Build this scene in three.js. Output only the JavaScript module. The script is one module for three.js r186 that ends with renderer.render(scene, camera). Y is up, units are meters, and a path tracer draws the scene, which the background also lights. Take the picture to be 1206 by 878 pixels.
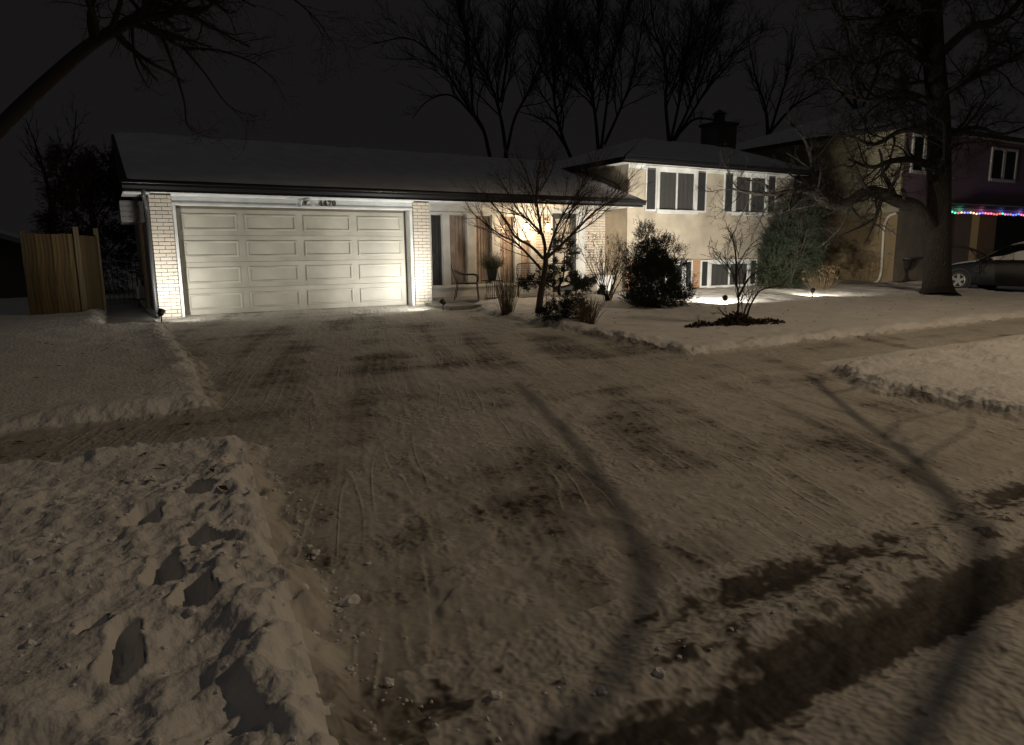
import * as THREE from 'three';
import { mergeGeometries } from 'three/addons/utils/BufferGeometryUtils.js';
import { RoundedBoxGeometry } from 'three/addons/geometries/RoundedBoxGeometry.js';
import { FontLoader } from 'three/addons/loaders/FontLoader.js';
import { TextGeometry } from 'three/addons/geometries/TextGeometry.js';

const mb = s => () => { s |= 0; s = s + 0x6D2B79F5 | 0; let t = Math.imul(s ^ s >>> 15, 1 | s); t = t + Math.imul(t ^ t >>> 7, 61 | t) ^ t; return ((t ^ t >>> 14) >>> 0) / 4294967296; };
const clamp = (x, a = 0, b = 1) => Math.min(b, Math.max(a, x)), lerp = (a, b, t) => a + (b - a) * t;
const sst = (a, b, x) => { const t = clamp((x - a) / (b - a)); return t * t * (3 - 2 * t); };
const hash = (x, y) => { let h = Math.imul(x, 374761393) + Math.imul(y, 668265263) | 0; h = Math.imul(h ^ h >>> 13, 1274126177); return ((h ^ h >>> 16) >>> 0); };
function noise(x, y, per = 0, pery = per) { // gradient noise, about -1..1, optionally periodic
  const xi = Math.floor(x), yi = Math.floor(y), fx = x - xi, fy = y - yi, u = fx * fx * fx * (fx * (fx * 6 - 15) + 10), v = fy * fy * fy * (fy * (fy * 6 - 15) + 10);
  const g = (i, j, dx, dy) => { let a = xi + i, b = yi + j; if (per) { a = ((a % per) + per) % per; b = ((b % pery) + pery) % pery; } const t = hash(a, b) * 1.4629180792671596e-9; return Math.cos(t) * dx + Math.sin(t) * dy; };
  return 1.5 * lerp(lerp(g(0, 0, fx, fy), g(1, 0, fx - 1, fy), u), lerp(g(0, 1, fx, fy - 1), g(1, 1, fx - 1, fy - 1), u), v);
}
const fbm = (x, y, n = 4, per = 0, pery = per) => { let s = 0, a = 0.5, f = 1; for (let i = 0; i < n; i++) { s += a * noise(x * f + i * (per ? 0 : 17.3), y * f - i * (per ? 0 : 9.1), per ? per * f : 0, per ? pery * f : 0); a *= 0.5; f *= 2; } return s; };
const billow = (x, y, n = 3) => { let s = 0, a = 0.5, f = 1; for (let i = 0; i < n; i++) { s += a * (1 - Math.abs(noise(x * f + i * 5.7, y * f + i * 3.1)) * 2); a *= 0.5; f *= 2.1; } return s; };

// ---------------------------------------------------------------- camera, sky, street lamp light, exposure
const V = (x, y, z) => new THREE.Vector3(x, y, z);
const scene = new THREE.Scene();
const CAM = V(-1.3315, 1.2198, 15.5526), FOCAL = 812.07, YAW = 0.52886, PITCH = -0.17322, ROLL = -0.00973;
const camera = new THREE.PerspectiveCamera(56.79, 1024 / 745, 0.1, 400);
camera.position.copy(CAM);
camera.rotation.order = 'YXZ';
camera.rotation.set(PITCH, -YAW, ROLL);
camera.updateMatrixWorld();
scene.add(camera);

{ // a dull, overcast city night: almost even, a touch lighter towards the horizon
  const w = 64, h = 32, d = new Float32Array(w * h * 4);
  for (let j = 0; j < h; j++) for (let i = 0; i < w; i++) {
    const el = (j + 0.5) / h * 2 - 1, k = (1 + 0.25 * Math.exp(-Math.abs(el) * 3)) * (1.12 + 0.16 * fbm(i / w * 8, j / h * 6, 3, 8, 6)), o = (j * w + i) * 4;
    d[o] = 0.0067 * k; d[o + 1] = 0.0061 * k; d[o + 2] = 0.0065 * k; d[o + 3] = 1;
  }
  const t = new THREE.DataTexture(d, w, h, THREE.RGBAFormat, THREE.FloatType);
  t.mapping = THREE.EquirectangularReflectionMapping; t.magFilter = THREE.LinearFilter; t.needsUpdate = true;
  scene.background = t; scene.environment = t;
}
const renderer = new THREE.WebGLRenderer({ antialias: true });
renderer.setSize(1024, 745);
renderer.toneMapping = THREE.LinearToneMapping;
renderer.toneMappingExposure = 1;
renderer.shadowMap.enabled = true;
{ // added fill light from high up, weak and very soft, lifting the snowy roofs
  const roofFill = new THREE.DirectionalLight(new THREE.Color().setRGB(0.97, 0.97, 1), 0.036); roofFill.position.set(-8, 60, 34); roofFill.target.position.set(6, 0, 4); roofFill.castShadow = true; roofFill.shadow.radius = 60; roofFill.shadow.mapSize.set(2048, 2048);
  Object.assign(roofFill.shadow.camera, { left: -40, right: 40, top: 40, bottom: -40, near: 1, far: 160 }); roofFill.name = 'added_roof_fill'; scene.add(roofFill, roofFill.target);
}
const STREET = { at: V(11.6, 8.2, 15.6), power: 105, color: new THREE.Color().setRGB(1, 0.765, 0.51) };
const LED = new THREE.Color().setRGB(1, 0.975, 0.905), WARM = new THREE.Color().setRGB(1, 0.74, 0.46);

// ---------------------------------------------------------------- helpers
// a pixel of the photograph and a depth, or a ground height, as a point of the place
const camR = V(1, 0, 0).applyQuaternion(camera.quaternion), camU = V(0, 1, 0).applyQuaternion(camera.quaternion), camF = V(0, 0, -1).applyQuaternion(camera.quaternion);
const dirOf = (px, py) => camF.clone().addScaledVector(camR, (px - 603) / FOCAL).addScaledVector(camU, -(py - 439) / FOCAL);
const at = (px, py, depth) => CAM.clone().addScaledVector(dirOf(px, py), depth);
const onY = (px, py, y) => { const d = dirOf(px, py); return CAM.clone().addScaledVector(d, (y - CAM.y) / d.y); };
const onX = (px, py, x) => { const d = dirOf(px, py); return CAM.clone().addScaledVector(d, (x - CAM.x) / d.x); };

function texture(size, fn, srgb = false) {
  const d = new Uint8Array(size * size * 4);
  for (let j = 0; j < size; j++) for (let i = 0; i < size; i++) {
    const c = fn(i / size, j / size), o = (j * size + i) * 4;
    if (typeof c === 'number') d[o] = d[o + 1] = d[o + 2] = clamp(c) * 255; else { d[o] = clamp(c[0]) * 255; d[o + 1] = clamp(c[1]) * 255; d[o + 2] = clamp(c[2]) * 255; }
    d[o + 3] = 255;
  }
  const t = new THREE.DataTexture(d, size, size, THREE.RGBAFormat);
  t.wrapS = t.wrapT = THREE.RepeatWrapping; t.magFilter = THREE.LinearFilter; t.minFilter = THREE.LinearMipmapLinearFilter; t.generateMipmaps = true;
  if (srgb) t.colorSpace = THREE.SRGBColorSpace;
  t.needsUpdate = true; return t;
}
const scaled = (t, u, v = u) => { const c = t.clone(); c.repeat.set(1 / u, 1 / v); c.needsUpdate = true; return c; };
const rgb = (r, g, b) => new THREE.Color().setRGB(r, g, b);
const std = (c, rough = 0.8, o = {}) => new THREE.MeshStandardMaterial({ color: c, roughness: rough, ...o });

const taken = {};
const numbered = n => { if (taken[n] === undefined) { taken[n] = 0; return n; } taken[n]++; return `${n}_${String(taken[n]).padStart(3, '0')}`; };
function tag(o, label, category, group) { o.userData.label = label; o.userData.category = category; if (group) o.userData.group = group; return o; }
function thing(name, label, category, p = [0, 0, 0], turn = 0, group) {
  const o = new THREE.Group(); o.name = numbered(name); o.position.set(...p); o.rotation.y = turn; scene.add(o);
  return tag(o, label, category, group);
}
function boxUV(g) { // uv in metres from positions, by the way each face points
  const p = g.attributes.position, n = g.attributes.normal, uv = new Float32Array(p.count * 2);
  for (let i = 0; i < p.count; i++) {
    const ax = Math.abs(n.getX(i)), ay = Math.abs(n.getY(i)), az = Math.abs(n.getZ(i)), x = p.getX(i), y = p.getY(i), z = p.getZ(i);
    if (ax > ay && ax > az) { uv[2 * i] = z; uv[2 * i + 1] = y; } else if (ay > az) { uv[2 * i] = x; uv[2 * i + 1] = z; } else { uv[2 * i] = x; uv[2 * i + 1] = y; }
  }
  g.setAttribute('uv', new THREE.BufferAttribute(uv, 2)); return g;
}
function mesh(name, geos, mat, parent, kind) {
  let g = Array.isArray(geos) ? (geos.length > 1 ? mergeGeometries(geos.map(q => { const c = q.index ? q.toNonIndexed() : q; for (const k of Object.keys(c.attributes)) if (!['position', 'normal', 'uv'].includes(k)) c.deleteAttribute(k); return c; })) : geos[0]) : geos;
  const m = new THREE.Mesh(g, mat); m.name = parent ? name : numbered(name); (parent || scene).add(m);
  if (kind) m.userData.kind = kind;
  return m;
}
const bx = (x0, x1, y0, y1, z0, z1) => boxUV(new THREE.BoxGeometry(x1 - x0, y1 - y0, z1 - z0).translate((x0 + x1) / 2, (y0 + y1) / 2, (z0 + z1) / 2));
const rbx = (x0, x1, y0, y1, z0, z1, r = 0.006) => boxUV(new RoundedBoxGeometry(x1 - x0, y1 - y0, z1 - z0, 1, r).translate((x0 + x1) / 2, (y0 + y1) / 2, (z0 + z1) / 2));
const cyl = (r0, r1, h, x, y, z, n = 16) => new THREE.CylinderGeometry(r1, r0, h, n).translate(x, y + h / 2, z);
function tube(points, r, sides = 8) { const b = new Tubes(); b.path(points.map(p => p.isVector3 ? p : V(...p)), r, r, sides, true); return b.geometry(); }
function quad(a, b, c, d) { // flat four-sided piece with uv in metres
  const g = new THREE.BufferGeometry(), n = b.clone().sub(a).cross(d.clone().sub(a)).normalize();
  const w = a.distanceTo(b), h = a.distanceTo(d);
  g.setAttribute('position', new THREE.Float32BufferAttribute([a, b, c, d].flatMap(v => v.toArray()), 3));
  g.setAttribute('normal', new THREE.Float32BufferAttribute([n, n, n, n].flatMap(v => v.toArray()), 3));
  g.setAttribute('uv', new THREE.Float32BufferAttribute([0, 0, w, 0, w, h, 0, h], 2));
  g.setIndex([0, 1, 2, 0, 2, 3]); return g;
}
class Tubes {
  constructor() { this.p = []; this.n = []; this.u = []; this.i = []; }
  path(pts, r0, r1, sides, cap = false, rf = null) {
    const m = pts.length; if (m < 2) return;
    const t = V(), nrm = V(), bin = V(), start = this.p.length / 3; let prev = null, run = 0;
    for (let k = 0; k < m; k++) {
      t.copy(pts[Math.min(k + 1, m - 1)]).sub(pts[Math.max(k - 1, 0)]).normalize();
      if (!prev) { nrm.set(Math.abs(t.y) < 0.9 ? 0 : 1, Math.abs(t.y) < 0.9 ? 1 : 0, 0).cross(t).normalize(); prev = nrm.clone(); }
      nrm.copy(prev).addScaledVector(t, -prev.dot(t)).normalize(); prev.copy(nrm); bin.crossVectors(t, nrm);
      if (k) run += pts[k].distanceTo(pts[k - 1]);
      const r = rf ? rf(k / (m - 1)) : lerp(r0, r1, k / (m - 1));
      for (let s = 0; s <= sides; s++) {
        const a = s / sides * Math.PI * 2, c = Math.cos(a), d = Math.sin(a);
        const nx = nrm.x * c + bin.x * d, ny = nrm.y * c + bin.y * d, nz = nrm.z * c + bin.z * d;
        this.p.push(pts[k].x + nx * r, pts[k].y + ny * r, pts[k].z + nz * r); this.n.push(nx, ny, nz); this.u.push(s / sides * Math.max(0.1, r * 6.28), run);
      }
    }
    const q = sides + 1;
    for (let k = 0; k < m - 1; k++) for (let s = 0; s < sides; s++) { const a = start + k * q + s, b = a + q; this.i.push(a, a + 1, b, b, a + 1, b + 1); }
    if (cap) for (const [k, flip] of [[0, 1], [m - 1, 0]]) {
      const c = this.p.length / 3, dir = pts[k].clone().sub(pts[k ? k - 1 : 1]).normalize();
      this.p.push(...pts[k].toArray()); this.n.push(...dir.toArray()); this.u.push(0, 0);
      for (let s = 0; s < sides; s++) { const a = start + k * q + s; this.i.push(...(flip ? [c, a + 1, a] : [c, a, a + 1])); }
    }
  }
  leaf(c, dir, side, len, wid) { // one small pointed blade, slightly folded
    const s = this.p.length / 3, n = V().crossVectors(side, dir).normalize(), mid = c.clone().addScaledVector(dir, len * 0.5).addScaledVector(n, len * 0.08);
    for (const v of [c, mid.clone().addScaledVector(side, wid / 2), c.clone().addScaledVector(dir, len), mid.clone().addScaledVector(side, -wid / 2)]) { this.p.push(v.x, v.y, v.z); this.n.push(n.x, n.y, n.z); }
    this.u.push(0, 0, 1, 0.5, 0, 1, -1, 0.5); this.i.push(s, s + 1, s + 2, s, s + 2, s + 3);
  }
  geometry() {
    const g = new THREE.BufferGeometry();
    g.setAttribute('position', new THREE.Float32BufferAttribute(this.p, 3)); g.setAttribute('normal', new THREE.Float32BufferAttribute(this.n, 3));
    g.setAttribute('uv', new THREE.Float32BufferAttribute(this.u, 2)); g.setIndex(this.i); return g;
  }
}
const smoothPath = (pts, n) => new THREE.CatmullRomCurve3(pts).getPoints(n);

// ---------------------------------------------------------------- materials
const grainTex = texture(512, (u, v) => 0.5 + 0.5 * fbm(u * 16, v * 16, 5, 16));
const fineTex = texture(512, (u, v) => 0.5 + 0.7 * fbm(u * 48, v * 48, 3, 48));
const stainTex = texture(512, (u, v) => { const a = fbm(u * 4, v * 4, 5, 4); return 0.9 + 0.16 * a; }, true);
const woodTex = texture(512, (u, v) => { const g = fbm(u * 40, v * 3, 3, 40, 3) * 0.5 + 0.5 * Math.sin(u * 62.83 + 6 * noise(u * 3, v * 2, 3, 2)); const k = 0.78 + 0.16 * g + 0.06 * noise(u * 90, v * 6, 90, 6); return [k, k * 0.97, k * 0.92]; }, true);
const barkTex = texture(512, (u, v) => 0.5 + 0.6 * (1 - Math.abs(noise(u * 24 + noise(u * 6, v * 6, 6), v * 5, 24, 5)) * 2.2) * 0.6 + 0.2 * fbm(u * 32, v * 32, 3, 32) - 0.2);
const snowBump = texture(1024, (u, v) => { const c = 1 - Math.abs(fbm(u * 20, v * 20, 4, 20)) * 1.6; return 0.35 + 0.3 * c + 0.35 * fbm(u * 48, v * 48, 4, 48); });
const snowCol = texture(512, (u, v) => { const k = 0.95 + 0.08 * fbm(u * 8, v * 8, 5, 8); return [k, k * 0.995, k * 0.985]; }, true);
// packed snow, scraped thin by shovel and tyres until gritty pavement shows: one pass gives its colour and its relief
function scraped(w, h, mx, mz, fn) { // w x h texels over mx x mz metres
  const c = new Uint8Array(w * h * 4), b = new Uint8Array(w * h * 4);
  for (let j = 0; j < h; j++) for (let i = 0; i < w; i++) {
    const u = i / w, v = j / h, [bare, hgt, tn] = fn(u * mx, v * mz, u, v), tone = clamp(tn), o = (j * w + i) * 4, k = clamp(bare);
    c[o] = 255 * lerp(tone, 0.29, k); c[o + 1] = 255 * lerp(tone * 0.985, 0.262, k); c[o + 2] = 255 * lerp(tone * 0.955, 0.228, k); b[o] = b[o + 1] = b[o + 2] = 255 * clamp(hgt); c[o + 3] = b[o + 3] = 255;
  }
  return [c, b].map((d, k) => { const t = new THREE.DataTexture(d, w, h, THREE.RGBAFormat); t.wrapS = t.wrapT = THREE.RepeatWrapping; t.magFilter = THREE.LinearFilter; t.minFilter = THREE.LinearMipmapLinearFilter; t.generateMipmaps = true; if (!k) t.colorSpace = THREE.SRGBColorSpace; t.repeat.set(1 / mx, 1 / mz); t.needsUpdate = true; return t; });
}
const TILE = 8.4;
const driveTex = scraped(2048, 2048, TILE, TILE, (x, z, u, v) => {
  const warp = noise(u * 6, v * 6, 6), big = noise(u * 5, v * 7, 5, 7) + 0.5 * noise(u * 11 + 3, v * 15, 11, 15);
  const slant = u * 156 + v * 52 + 0.9 * warp, pass = noise(u * 15 + v * 5 + 0.25 * warp, v * 3 + 0.4, 5, 3), blade = noise(u * 45 + v * 15 + 0.3 * warp, v * 4, 15, 4), cross = noise(u * 3, v * 22 + 0.5 * warp, 3, 22), line = noise(slant, v * 6, 52, 6), ridge = sst(0.1, 0, Math.abs(blade)) * sst(-0.1, 0.35, noise(u * 9 + 4, v * 9, 9));
  const clod = noise(u * 130, v * 130, 130) + 0.6 * noise(u * 290, v * 290, 290), mid = noise(u * 46, v * 46, 46);
  const thin = 0.42 * big + 0.85 * pass + 0.5 * cross + 0.25 * blade - 0.45 * ridge;
  const bare = 0.1 + 0.36 * sst(-0.25, 0.9, thin + 0.25 * mid) + 0.5 * sst(0.3, 1.1, 0.7 * thin + 0.6 * clod + 0.25 * mid + 0.3 * line);
  const soft = sst(0.5, -0.3, thin);
  return [bare, 0.42 + 0.13 * mid + (0.08 + 0.2 * sst(-0.1, 0.6, mid + 0.8 * cross)) * clod + 0.16 * line * (1 - 0.6 * soft) - 0.2 * bare + 0.07 * big + 0.06 * cross + 0.2 * ridge * (0.7 + 0.5 * clod), 0.93 + 0.05 * mid + 0.05 * clod + 0.03 * line];
});
const streetTex = scraped(2048, 1024, TILE, TILE / 2, (x, z, u, v) => { // starts at the gutter line
  const warp = 0.05 * noise(u * 9, 2, 9) + 0.02 * noise(u * 40, v * 20, 40, 20), g = z + warp, clod = noise(u * 130, v * 65, 130, 65) + 0.6 * noise(u * 290, v * 145, 290, 145), mid = noise(u * 44, v * 22, 44, 22), big = noise(u * 7, v * 5, 7, 5), lane = noise(u * 4, v * 60 + warp * 8, 4, 60);
  const q = 0.62 * sst(0.16, 0.03, Math.abs(g - 0.2)) * (0.75 + 0.6 * big) + 0.45 * sst(0.2, 0.05, Math.abs(g - 0.45)) * (0.4 + mid) + 1.15 * sst(0.21, 0.07, Math.abs(g - 0.75 + 0.03 * big)) * (0.95 + 0.25 * big + 0.35 * lane) + 0.3 * sst(1.05, 1.3, g) * lane + 0.22 * big;
  const bare = sst(0.25, 0.85, q + 0.38 * clod + 0.3 * mid);
  return [bare * 1.0, 0.45 + 0.16 * mid + 0.24 * clod * (1 - 0.6 * bare) - 0.2 * bare, 0.9 + 0.06 * mid + 0.06 * clod];
});
driveTex.forEach(t => { t.offset.set(0.31, 0.17); }); streetTex.forEach(t => { t.offset.set(0.2, -13.3 / (TILE / 2)); });

const M = {
  snow: std(rgb(0.8, 0.8, 0.8), 0.92, { map: scaled(snowCol, 3.1), bumpMap: scaled(snowBump, 1.9), bumpScale: 0.016, vertexColors: true }),
  road: std(rgb(0.79, 0.79, 0.79), 0.85, { map: driveTex[0], bumpMap: driveTex[1], bumpScale: 0.028, vertexColors: true }),
  street: std(rgb(0.74, 0.74, 0.74), 0.7, { map: streetTex[0], bumpMap: streetTex[1], bumpScale: 0.03, vertexColors: true }),
  roofSnow: std(rgb(0.78, 0.78, 0.8), 0.95, { map: scaled(snowCol, 3.7), bumpMap: scaled(snowBump, 2.6), bumpScale: 0.012 }),
  lumpSnow: std(rgb(0.8, 0.79, 0.77), 0.95), plainSnow: std(rgb(0.78, 0.78, 0.79), 0.95, { bumpMap: scaled(snowBump, 1), bumpScale: 0.01 }),
  stucco: std(rgb(0.55, 0.485, 0.385), 0.95, { map: scaled(stainTex, 2.3), bumpMap: scaled(grainTex, 0.6), bumpScale: 0.006 }),
  white: std(rgb(0.79, 0.8, 0.785), 0.5, { map: scaled(stainTex, 1.7) }),
  doorPaint: std(rgb(0.52, 0.495, 0.42), 0.55, { map: scaled(stainTex, 2.9), bumpMap: scaled(fineTex, 0.5), bumpScale: 0.0007 }),
  black: std(rgb(0.012, 0.012, 0.013), 0.35),
  soot: std(rgb(0.02, 0.02, 0.021), 0.7),
  charcoal: std(rgb(0.035, 0.036, 0.037), 0.6),
  mortar: std(rgb(0.17, 0.16, 0.15), 0.95, { bumpMap: scaled(fineTex, 0.2), bumpScale: 0.003 }),
  concrete: std(rgb(0.33, 0.31, 0.29), 0.9, { map: scaled(stainTex, 1.3), bumpMap: scaled(grainTex, 0.5), bumpScale: 0.004 }),
  wood: std(rgb(0.36, 0.25, 0.09), 0.8, { map: scaled(woodTex, 0.8, 2), bumpMap: scaled(woodTex, 0.8, 2), bumpScale: 0.003 }),
  post: std(rgb(0.26, 0.21, 0.13), 0.85, { map: scaled(woodTex, 0.6, 2) }),
  bark: std(rgb(0.021, 0.0165, 0.012), 0.95, { bumpMap: scaled(barkTex, 0.9, 0.9), bumpScale: 0.05 }),
  darkBark: std(rgb(0.035, 0.029, 0.025), 0.95),
  twig: std(rgb(0.035, 0.026, 0.02), 0.95),
  glass: new THREE.MeshPhysicalMaterial({ color: 0xffffff, roughness: 0.03, transmission: 1, thickness: 0, ior: 1.5 }),
  curtain: std(rgb(0.62, 0.49, 0.41), 0.95, { map: scaled(stainTex, 0.9) }),
  roomShadeCurtain: std(rgb(0.06, 0.06, 0.057), 0.95),  // curtain colour darkened to stand for the shade of the unlit room
  room: std(rgb(0.4, 0.38, 0.35), 0.9),
  yew: std(rgb(0.014, 0.019, 0.011), 1), juniper: std(rgb(0.0125, 0.0195, 0.0085), 1), mugo: std(rgb(0.016, 0.02, 0.011), 1),
  straw: std(rgb(0.15, 0.105, 0.06), 0.95), brownLeaf: std(rgb(0.045, 0.024, 0.014), 0.95),
  spruce: std(rgb(0.11, 0.12, 0.06), 0.85),
  metal: std(rgb(0.55, 0.55, 0.55), 0.4, { metalness: 0.9 }),
};
const brickTones = (base, n, seed) => { const r = mb(seed); return Array.from({ length: n }, () => { const k = 0.86 + 0.22 * r(); return std(rgb(base[0] * k, base[1] * k * (0.98 + 0.04 * r()), base[2] * k * (0.95 + 0.08 * r())), 0.9, { bumpMap: scaled(fineTex, 0.25), bumpScale: 0.002 }); }); };

// ---------------------------------------------------------------- the ground: one height field, cut into street, drive, paths and lawns
const baseY = z => z < 0 ? 0 : z < 13.45 ? -0.025 * z : -0.336 - 0.012 * Math.min(z - 13.45, 6);
function edges(z) {
  const xl = z < 9 ? -0.42 + 0.05 * Math.sin(z * 1.3) : -0.40 - 0.09 * Math.max(0, z - 9.8);
  const xr = z < 2.6 ? lerp(6.1, 5.55, clamp(z / 2.6)) : z < 9 ? 5.48 : lerp(6.6, 5.5, sst(9.5, 11.5, z));
  return [xl, xr];
}
const boxD = (x, z, x0, x1, z0, z1) => { const dx = Math.max(x0 - x, x - x1), dz = Math.max(z0 - z, z - z1); return dx > 0 && dz > 0 ? Math.hypot(dx, dz) : Math.max(dx, dz); };
const smin = (a, b, k) => { const h = clamp(0.5 + 0.5 * (b - a) / k); return lerp(b, a, h) - k * h * (1 - h); };
function clearedD(x, z) {
  const [xl, xr] = edges(z), e = 0.07 * noise(x * 2.3, z * 2.3) + 0.045 * noise(x * 6, z * 6) + 0.02 * noise(x * 15, z * 15) + (x < 2 && z > 9.6 ? 0.07 * noise(x * 3.7 + 2, z * 3.7) : 0);
  const drive = Math.max(xl - x, x - xr, -0.6 - z, z - 20);
  const walk = x > 3 ? Math.abs(z - 9.5) - 0.76 : Math.abs(z - 9.28) - 0.56, street = 13.46 + 1.7 * sst(-0.45, -1.0, x) - z;
  let d = smin(smin(drive, walk, 0.25), street, 0.3) + e;
  d = Math.min(d, boxD(x, z, -1.38, -0.4, -9, 1.35) + e * 0.6, boxD(x, z, 5.3, 11.6, -1.2, 0.75), boxD(x, z, 5.2, 6.1, 0, 1.7) + e);
  d = Math.min(d, boxD(x, z, 21.2, 27, 2, 40) + e);
  return d;
}
const prints = [[-0.99, 11.27, 0.1, 0.145, -0.2], [-1.27, 11.61, 0.105, 0.125, 0.3], [-1.05, 12.0, 0.095, 0.13, -0.1], [-1.23, 12.29, 0.09, 0.12, 0.15], [-1.13, 12.62, 0.10, 0.13, 0.1], [-1.40, 12.93, 0.075, 0.17, 0.12], [-1.49, 12.69, 0.07, 0.06, 0]];
const hollows = [[-1.16, 12.99, 0.17, 0.17, 0.04], [-1.15, 13.52, 0.15, 0.18, 0.045], [-0.98, 11.95, 0.3, 0.2, 0.03], [-1.75, 13.35, 0.3, 0.12, 0.05]];
function snowH(x, z, d) {
  if (d <= -0.02) return 0;
  const boulevardL = x < 2 && z > 9 && z < 14.5, boulevardR = x > 3 && z > 9.3 && z < 14.5;
  const s = sst(-0.03, boulevardL ? 0.3 : 0.27, d);
  let lawn = 0.075, bank = 0.045, lump = 0.024;
  if (boulevardL) { lawn = lerp(0.09, 0.15, sst(10.2, 11.8, z)); bank = 0.025 + 0.02 * sst(11.5, 13, z); lump = 0.045; }
  if (boulevardR) { lawn = 0.09; bank = 0.04; lump = 0.04; }
  if (x > 3 && z < 9) lump = 0.022;
  const ridge = bank * Math.exp(-(((d - 0.24) / 0.24) ** 2)) * (0.6 + 1.1 * noise(x * 1.1 + 4, z * 1.1) + 0.4 * noise(x * 2.7, z * 2.7));
  const near = Math.exp(-Math.max(0, d) / (boulevardL ? 0.9 : 0.55));
  let h = lawn + ridge;
  h += lump * (0.25 + near) * (billow(x * 3.1, z * 3.1, 3) - 0.2) + lump * 0.5 * near * billow(x * 9, z * 9, 2);
  if (boulevardL || boulevardR) { const rough = sst(-0.35, 0.35, noise(x * 1.3 + 7, z * 1.3) + 0.5 * near); h += rough * (0.022 * (billow(x * 6.1, z * 6.1, 2) + 0.6 * noise(x * 15, z * 15)) + 0.007 * noise(x * 31, z * 31)) + 0.035 * noise(x * 1.9, z * 1.9 + 4) + 0.03 * rough * Math.max(0, noise(x * 4.3, z * 4.3 + 9)); }
  h += 0.03 * noise(x * 0.6, z * 0.6) + 0.012 * noise(x * 2, z * 2);
  if (boulevardL) {
    const smooth = sst(0.45, 0.2, Math.hypot((x + 1.95) / 1.2, (z - 12.85) / 0.55));
    h = lerp(h, 0.165 + 0.01 * noise(x * 3, z * 3), smooth * 0.9);
    const clod = sst(13.1, 13.7, z) + sst(0.5, 0.1, d); h += 0.035 * clod * Math.max(0, billow(x * 6.3, z * 6.3, 2)) * (1 - smooth);
    const rg = Math.exp(-(((x + 0.88 - 0.12 * Math.sin(z * 3)) / 0.13) ** 2)) * sst(12.3, 12.8, z); h += 0.028 * rg * (0.8 + 0.5 * noise(x * 4, z * 4));
    for (const [hx, hz, rx, rz, dp] of hollows) { const q = Math.hypot((x - hx) / rx, (z - hz) / rz) + 0.22 * noise(x * 6, z * 6); h -= dp * sst(1.2, 0.35, q); }
    for (const [fx, fz, rx, rz, a] of prints) {
      const c = Math.cos(a), n = Math.sin(a), dx = (x - fx) * c + (z - fz) * n, dz = -(x - fx) * n + (z - fz) * c;
      const w = rx * (0.72 + 0.2 * Math.cos((dz / rz - 0.55) * 3.6)), q = Math.pow(Math.abs(dx / w) ** 2.6 + Math.abs(dz / rz) ** 2.6, 1 / 2.6) + 0.09 * noise(x * 11, z * 11);
      if (q < 1.7) { h = lerp(h, h * 0.46 + 0.012 * noise(x * 15, z * 15), sst(1.12, 0.72, q)); h += 0.012 * sst(1.6, 1.15, q) * sst(0.95, 1.15, q); }
    }
  }
  if (x > 5 && z < 9) { // clods pushed along the bed edge, gentle mounds on the lawn
    h += 0.05 * near * Math.max(0, noise(x * 3.3, z * 3.3)) + 0.012 * noise(x * 5, z * 5) + 0.02 * noise(x * 1.6, z * 1.6 + 3) + 0.06 * Math.exp(-(((x - 10) / 1.3) ** 2) - (((z - 5.6) / 0.9) ** 2));
    h *= sst(0.0, 0.25, boxD(x, z, 11.5, 18.7, -8, 0.1) + 0.12) * 0.4 + 0.6;
  }
  const face = boulevardL || boulevardR || z < 9 ? Math.exp(-(((d - 0.1) / 0.12) ** 2)) * sst(-0.02, 0.04, d) : 0;
  return Math.max(0, h * s + face * (0.02 * noise(x * 5, z * 5) + 0.018 * noise(x * 11, z * 11) + 0.014 * noise(x * 23, z * 23) + 0.012) * (boulevardR ? 0.5 : 1));
}
function roadH(x, z) {
  let h = 0.008 * noise(x * 1.1, z * 0.9) + 0.006 * noise(x * 4, z * 3) + 0.005 * noise(x * 9, z * 2.2) + 0.003 * noise(x * 24, z * 13);
  if (z > 9.5 && z < 16) h += 0.007 * Math.max(0, billow(x * 2.4, z * 5, 3)) + 0.003 * noise(x * 18, z * 18);
  const lane = noise(x * 1.7 + 0.25 * z + 0.4 * noise(x * 0.7, z * 0.7), z * 0.16 + 5); h += 0.011 * sst(0.09, 0, Math.abs(lane)) * sst(-0.2, 0.3, noise(x * 0.9 + 9, z * 0.8)) * (0.6 + noise(x * 11, z * 11));
  const gz = z + 0.06 * noise(x * 1.4, 3) + 0.03 * (x - 1) * 0.3;
  h += 0.035 * Math.exp(-(((gz - 13.75) / 0.09) ** 2)) * (0.5 + 0.9 * Math.max(0, noise(x * 9, z * 14))) - 0.018 * sst(0.14, 0, Math.abs(gz - 13.53)) - 0.022 * sst(0.22, 0.08, Math.abs(gz - 14.08));
  h += 0.012 * sst(14.25, 14.4, gz) * (0.6 + billow(x * 4, z * 6, 2));
  for (const [cx, cz, r] of [[-0.02, 13.02, 0.2], [0.05, 12.82, 0.24], [0.55, 12.9, 0.22], [0.2, 12.3, 0.3], [0.75, 12.1, 0.25]]) { const q = Math.hypot(x - cx, (z - cz) * 1.3) / r + 0.25 * noise(x * 7, z * 7); h += 0.014 * sst(1, 0.8, q); }
  return h;
}
const roadTint = (x, z) => clamp(0.13 + 0.22 * fbm(x * 0.55 + 3, z * 0.45, 3) + (z > 8.7 && z < 9.9 ? 0.1 : 0) - (z < 3 ? 0.1 * (1 - z / 3) : 0), 0, 0.5); // broad patches where the crust is dirtier
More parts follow.
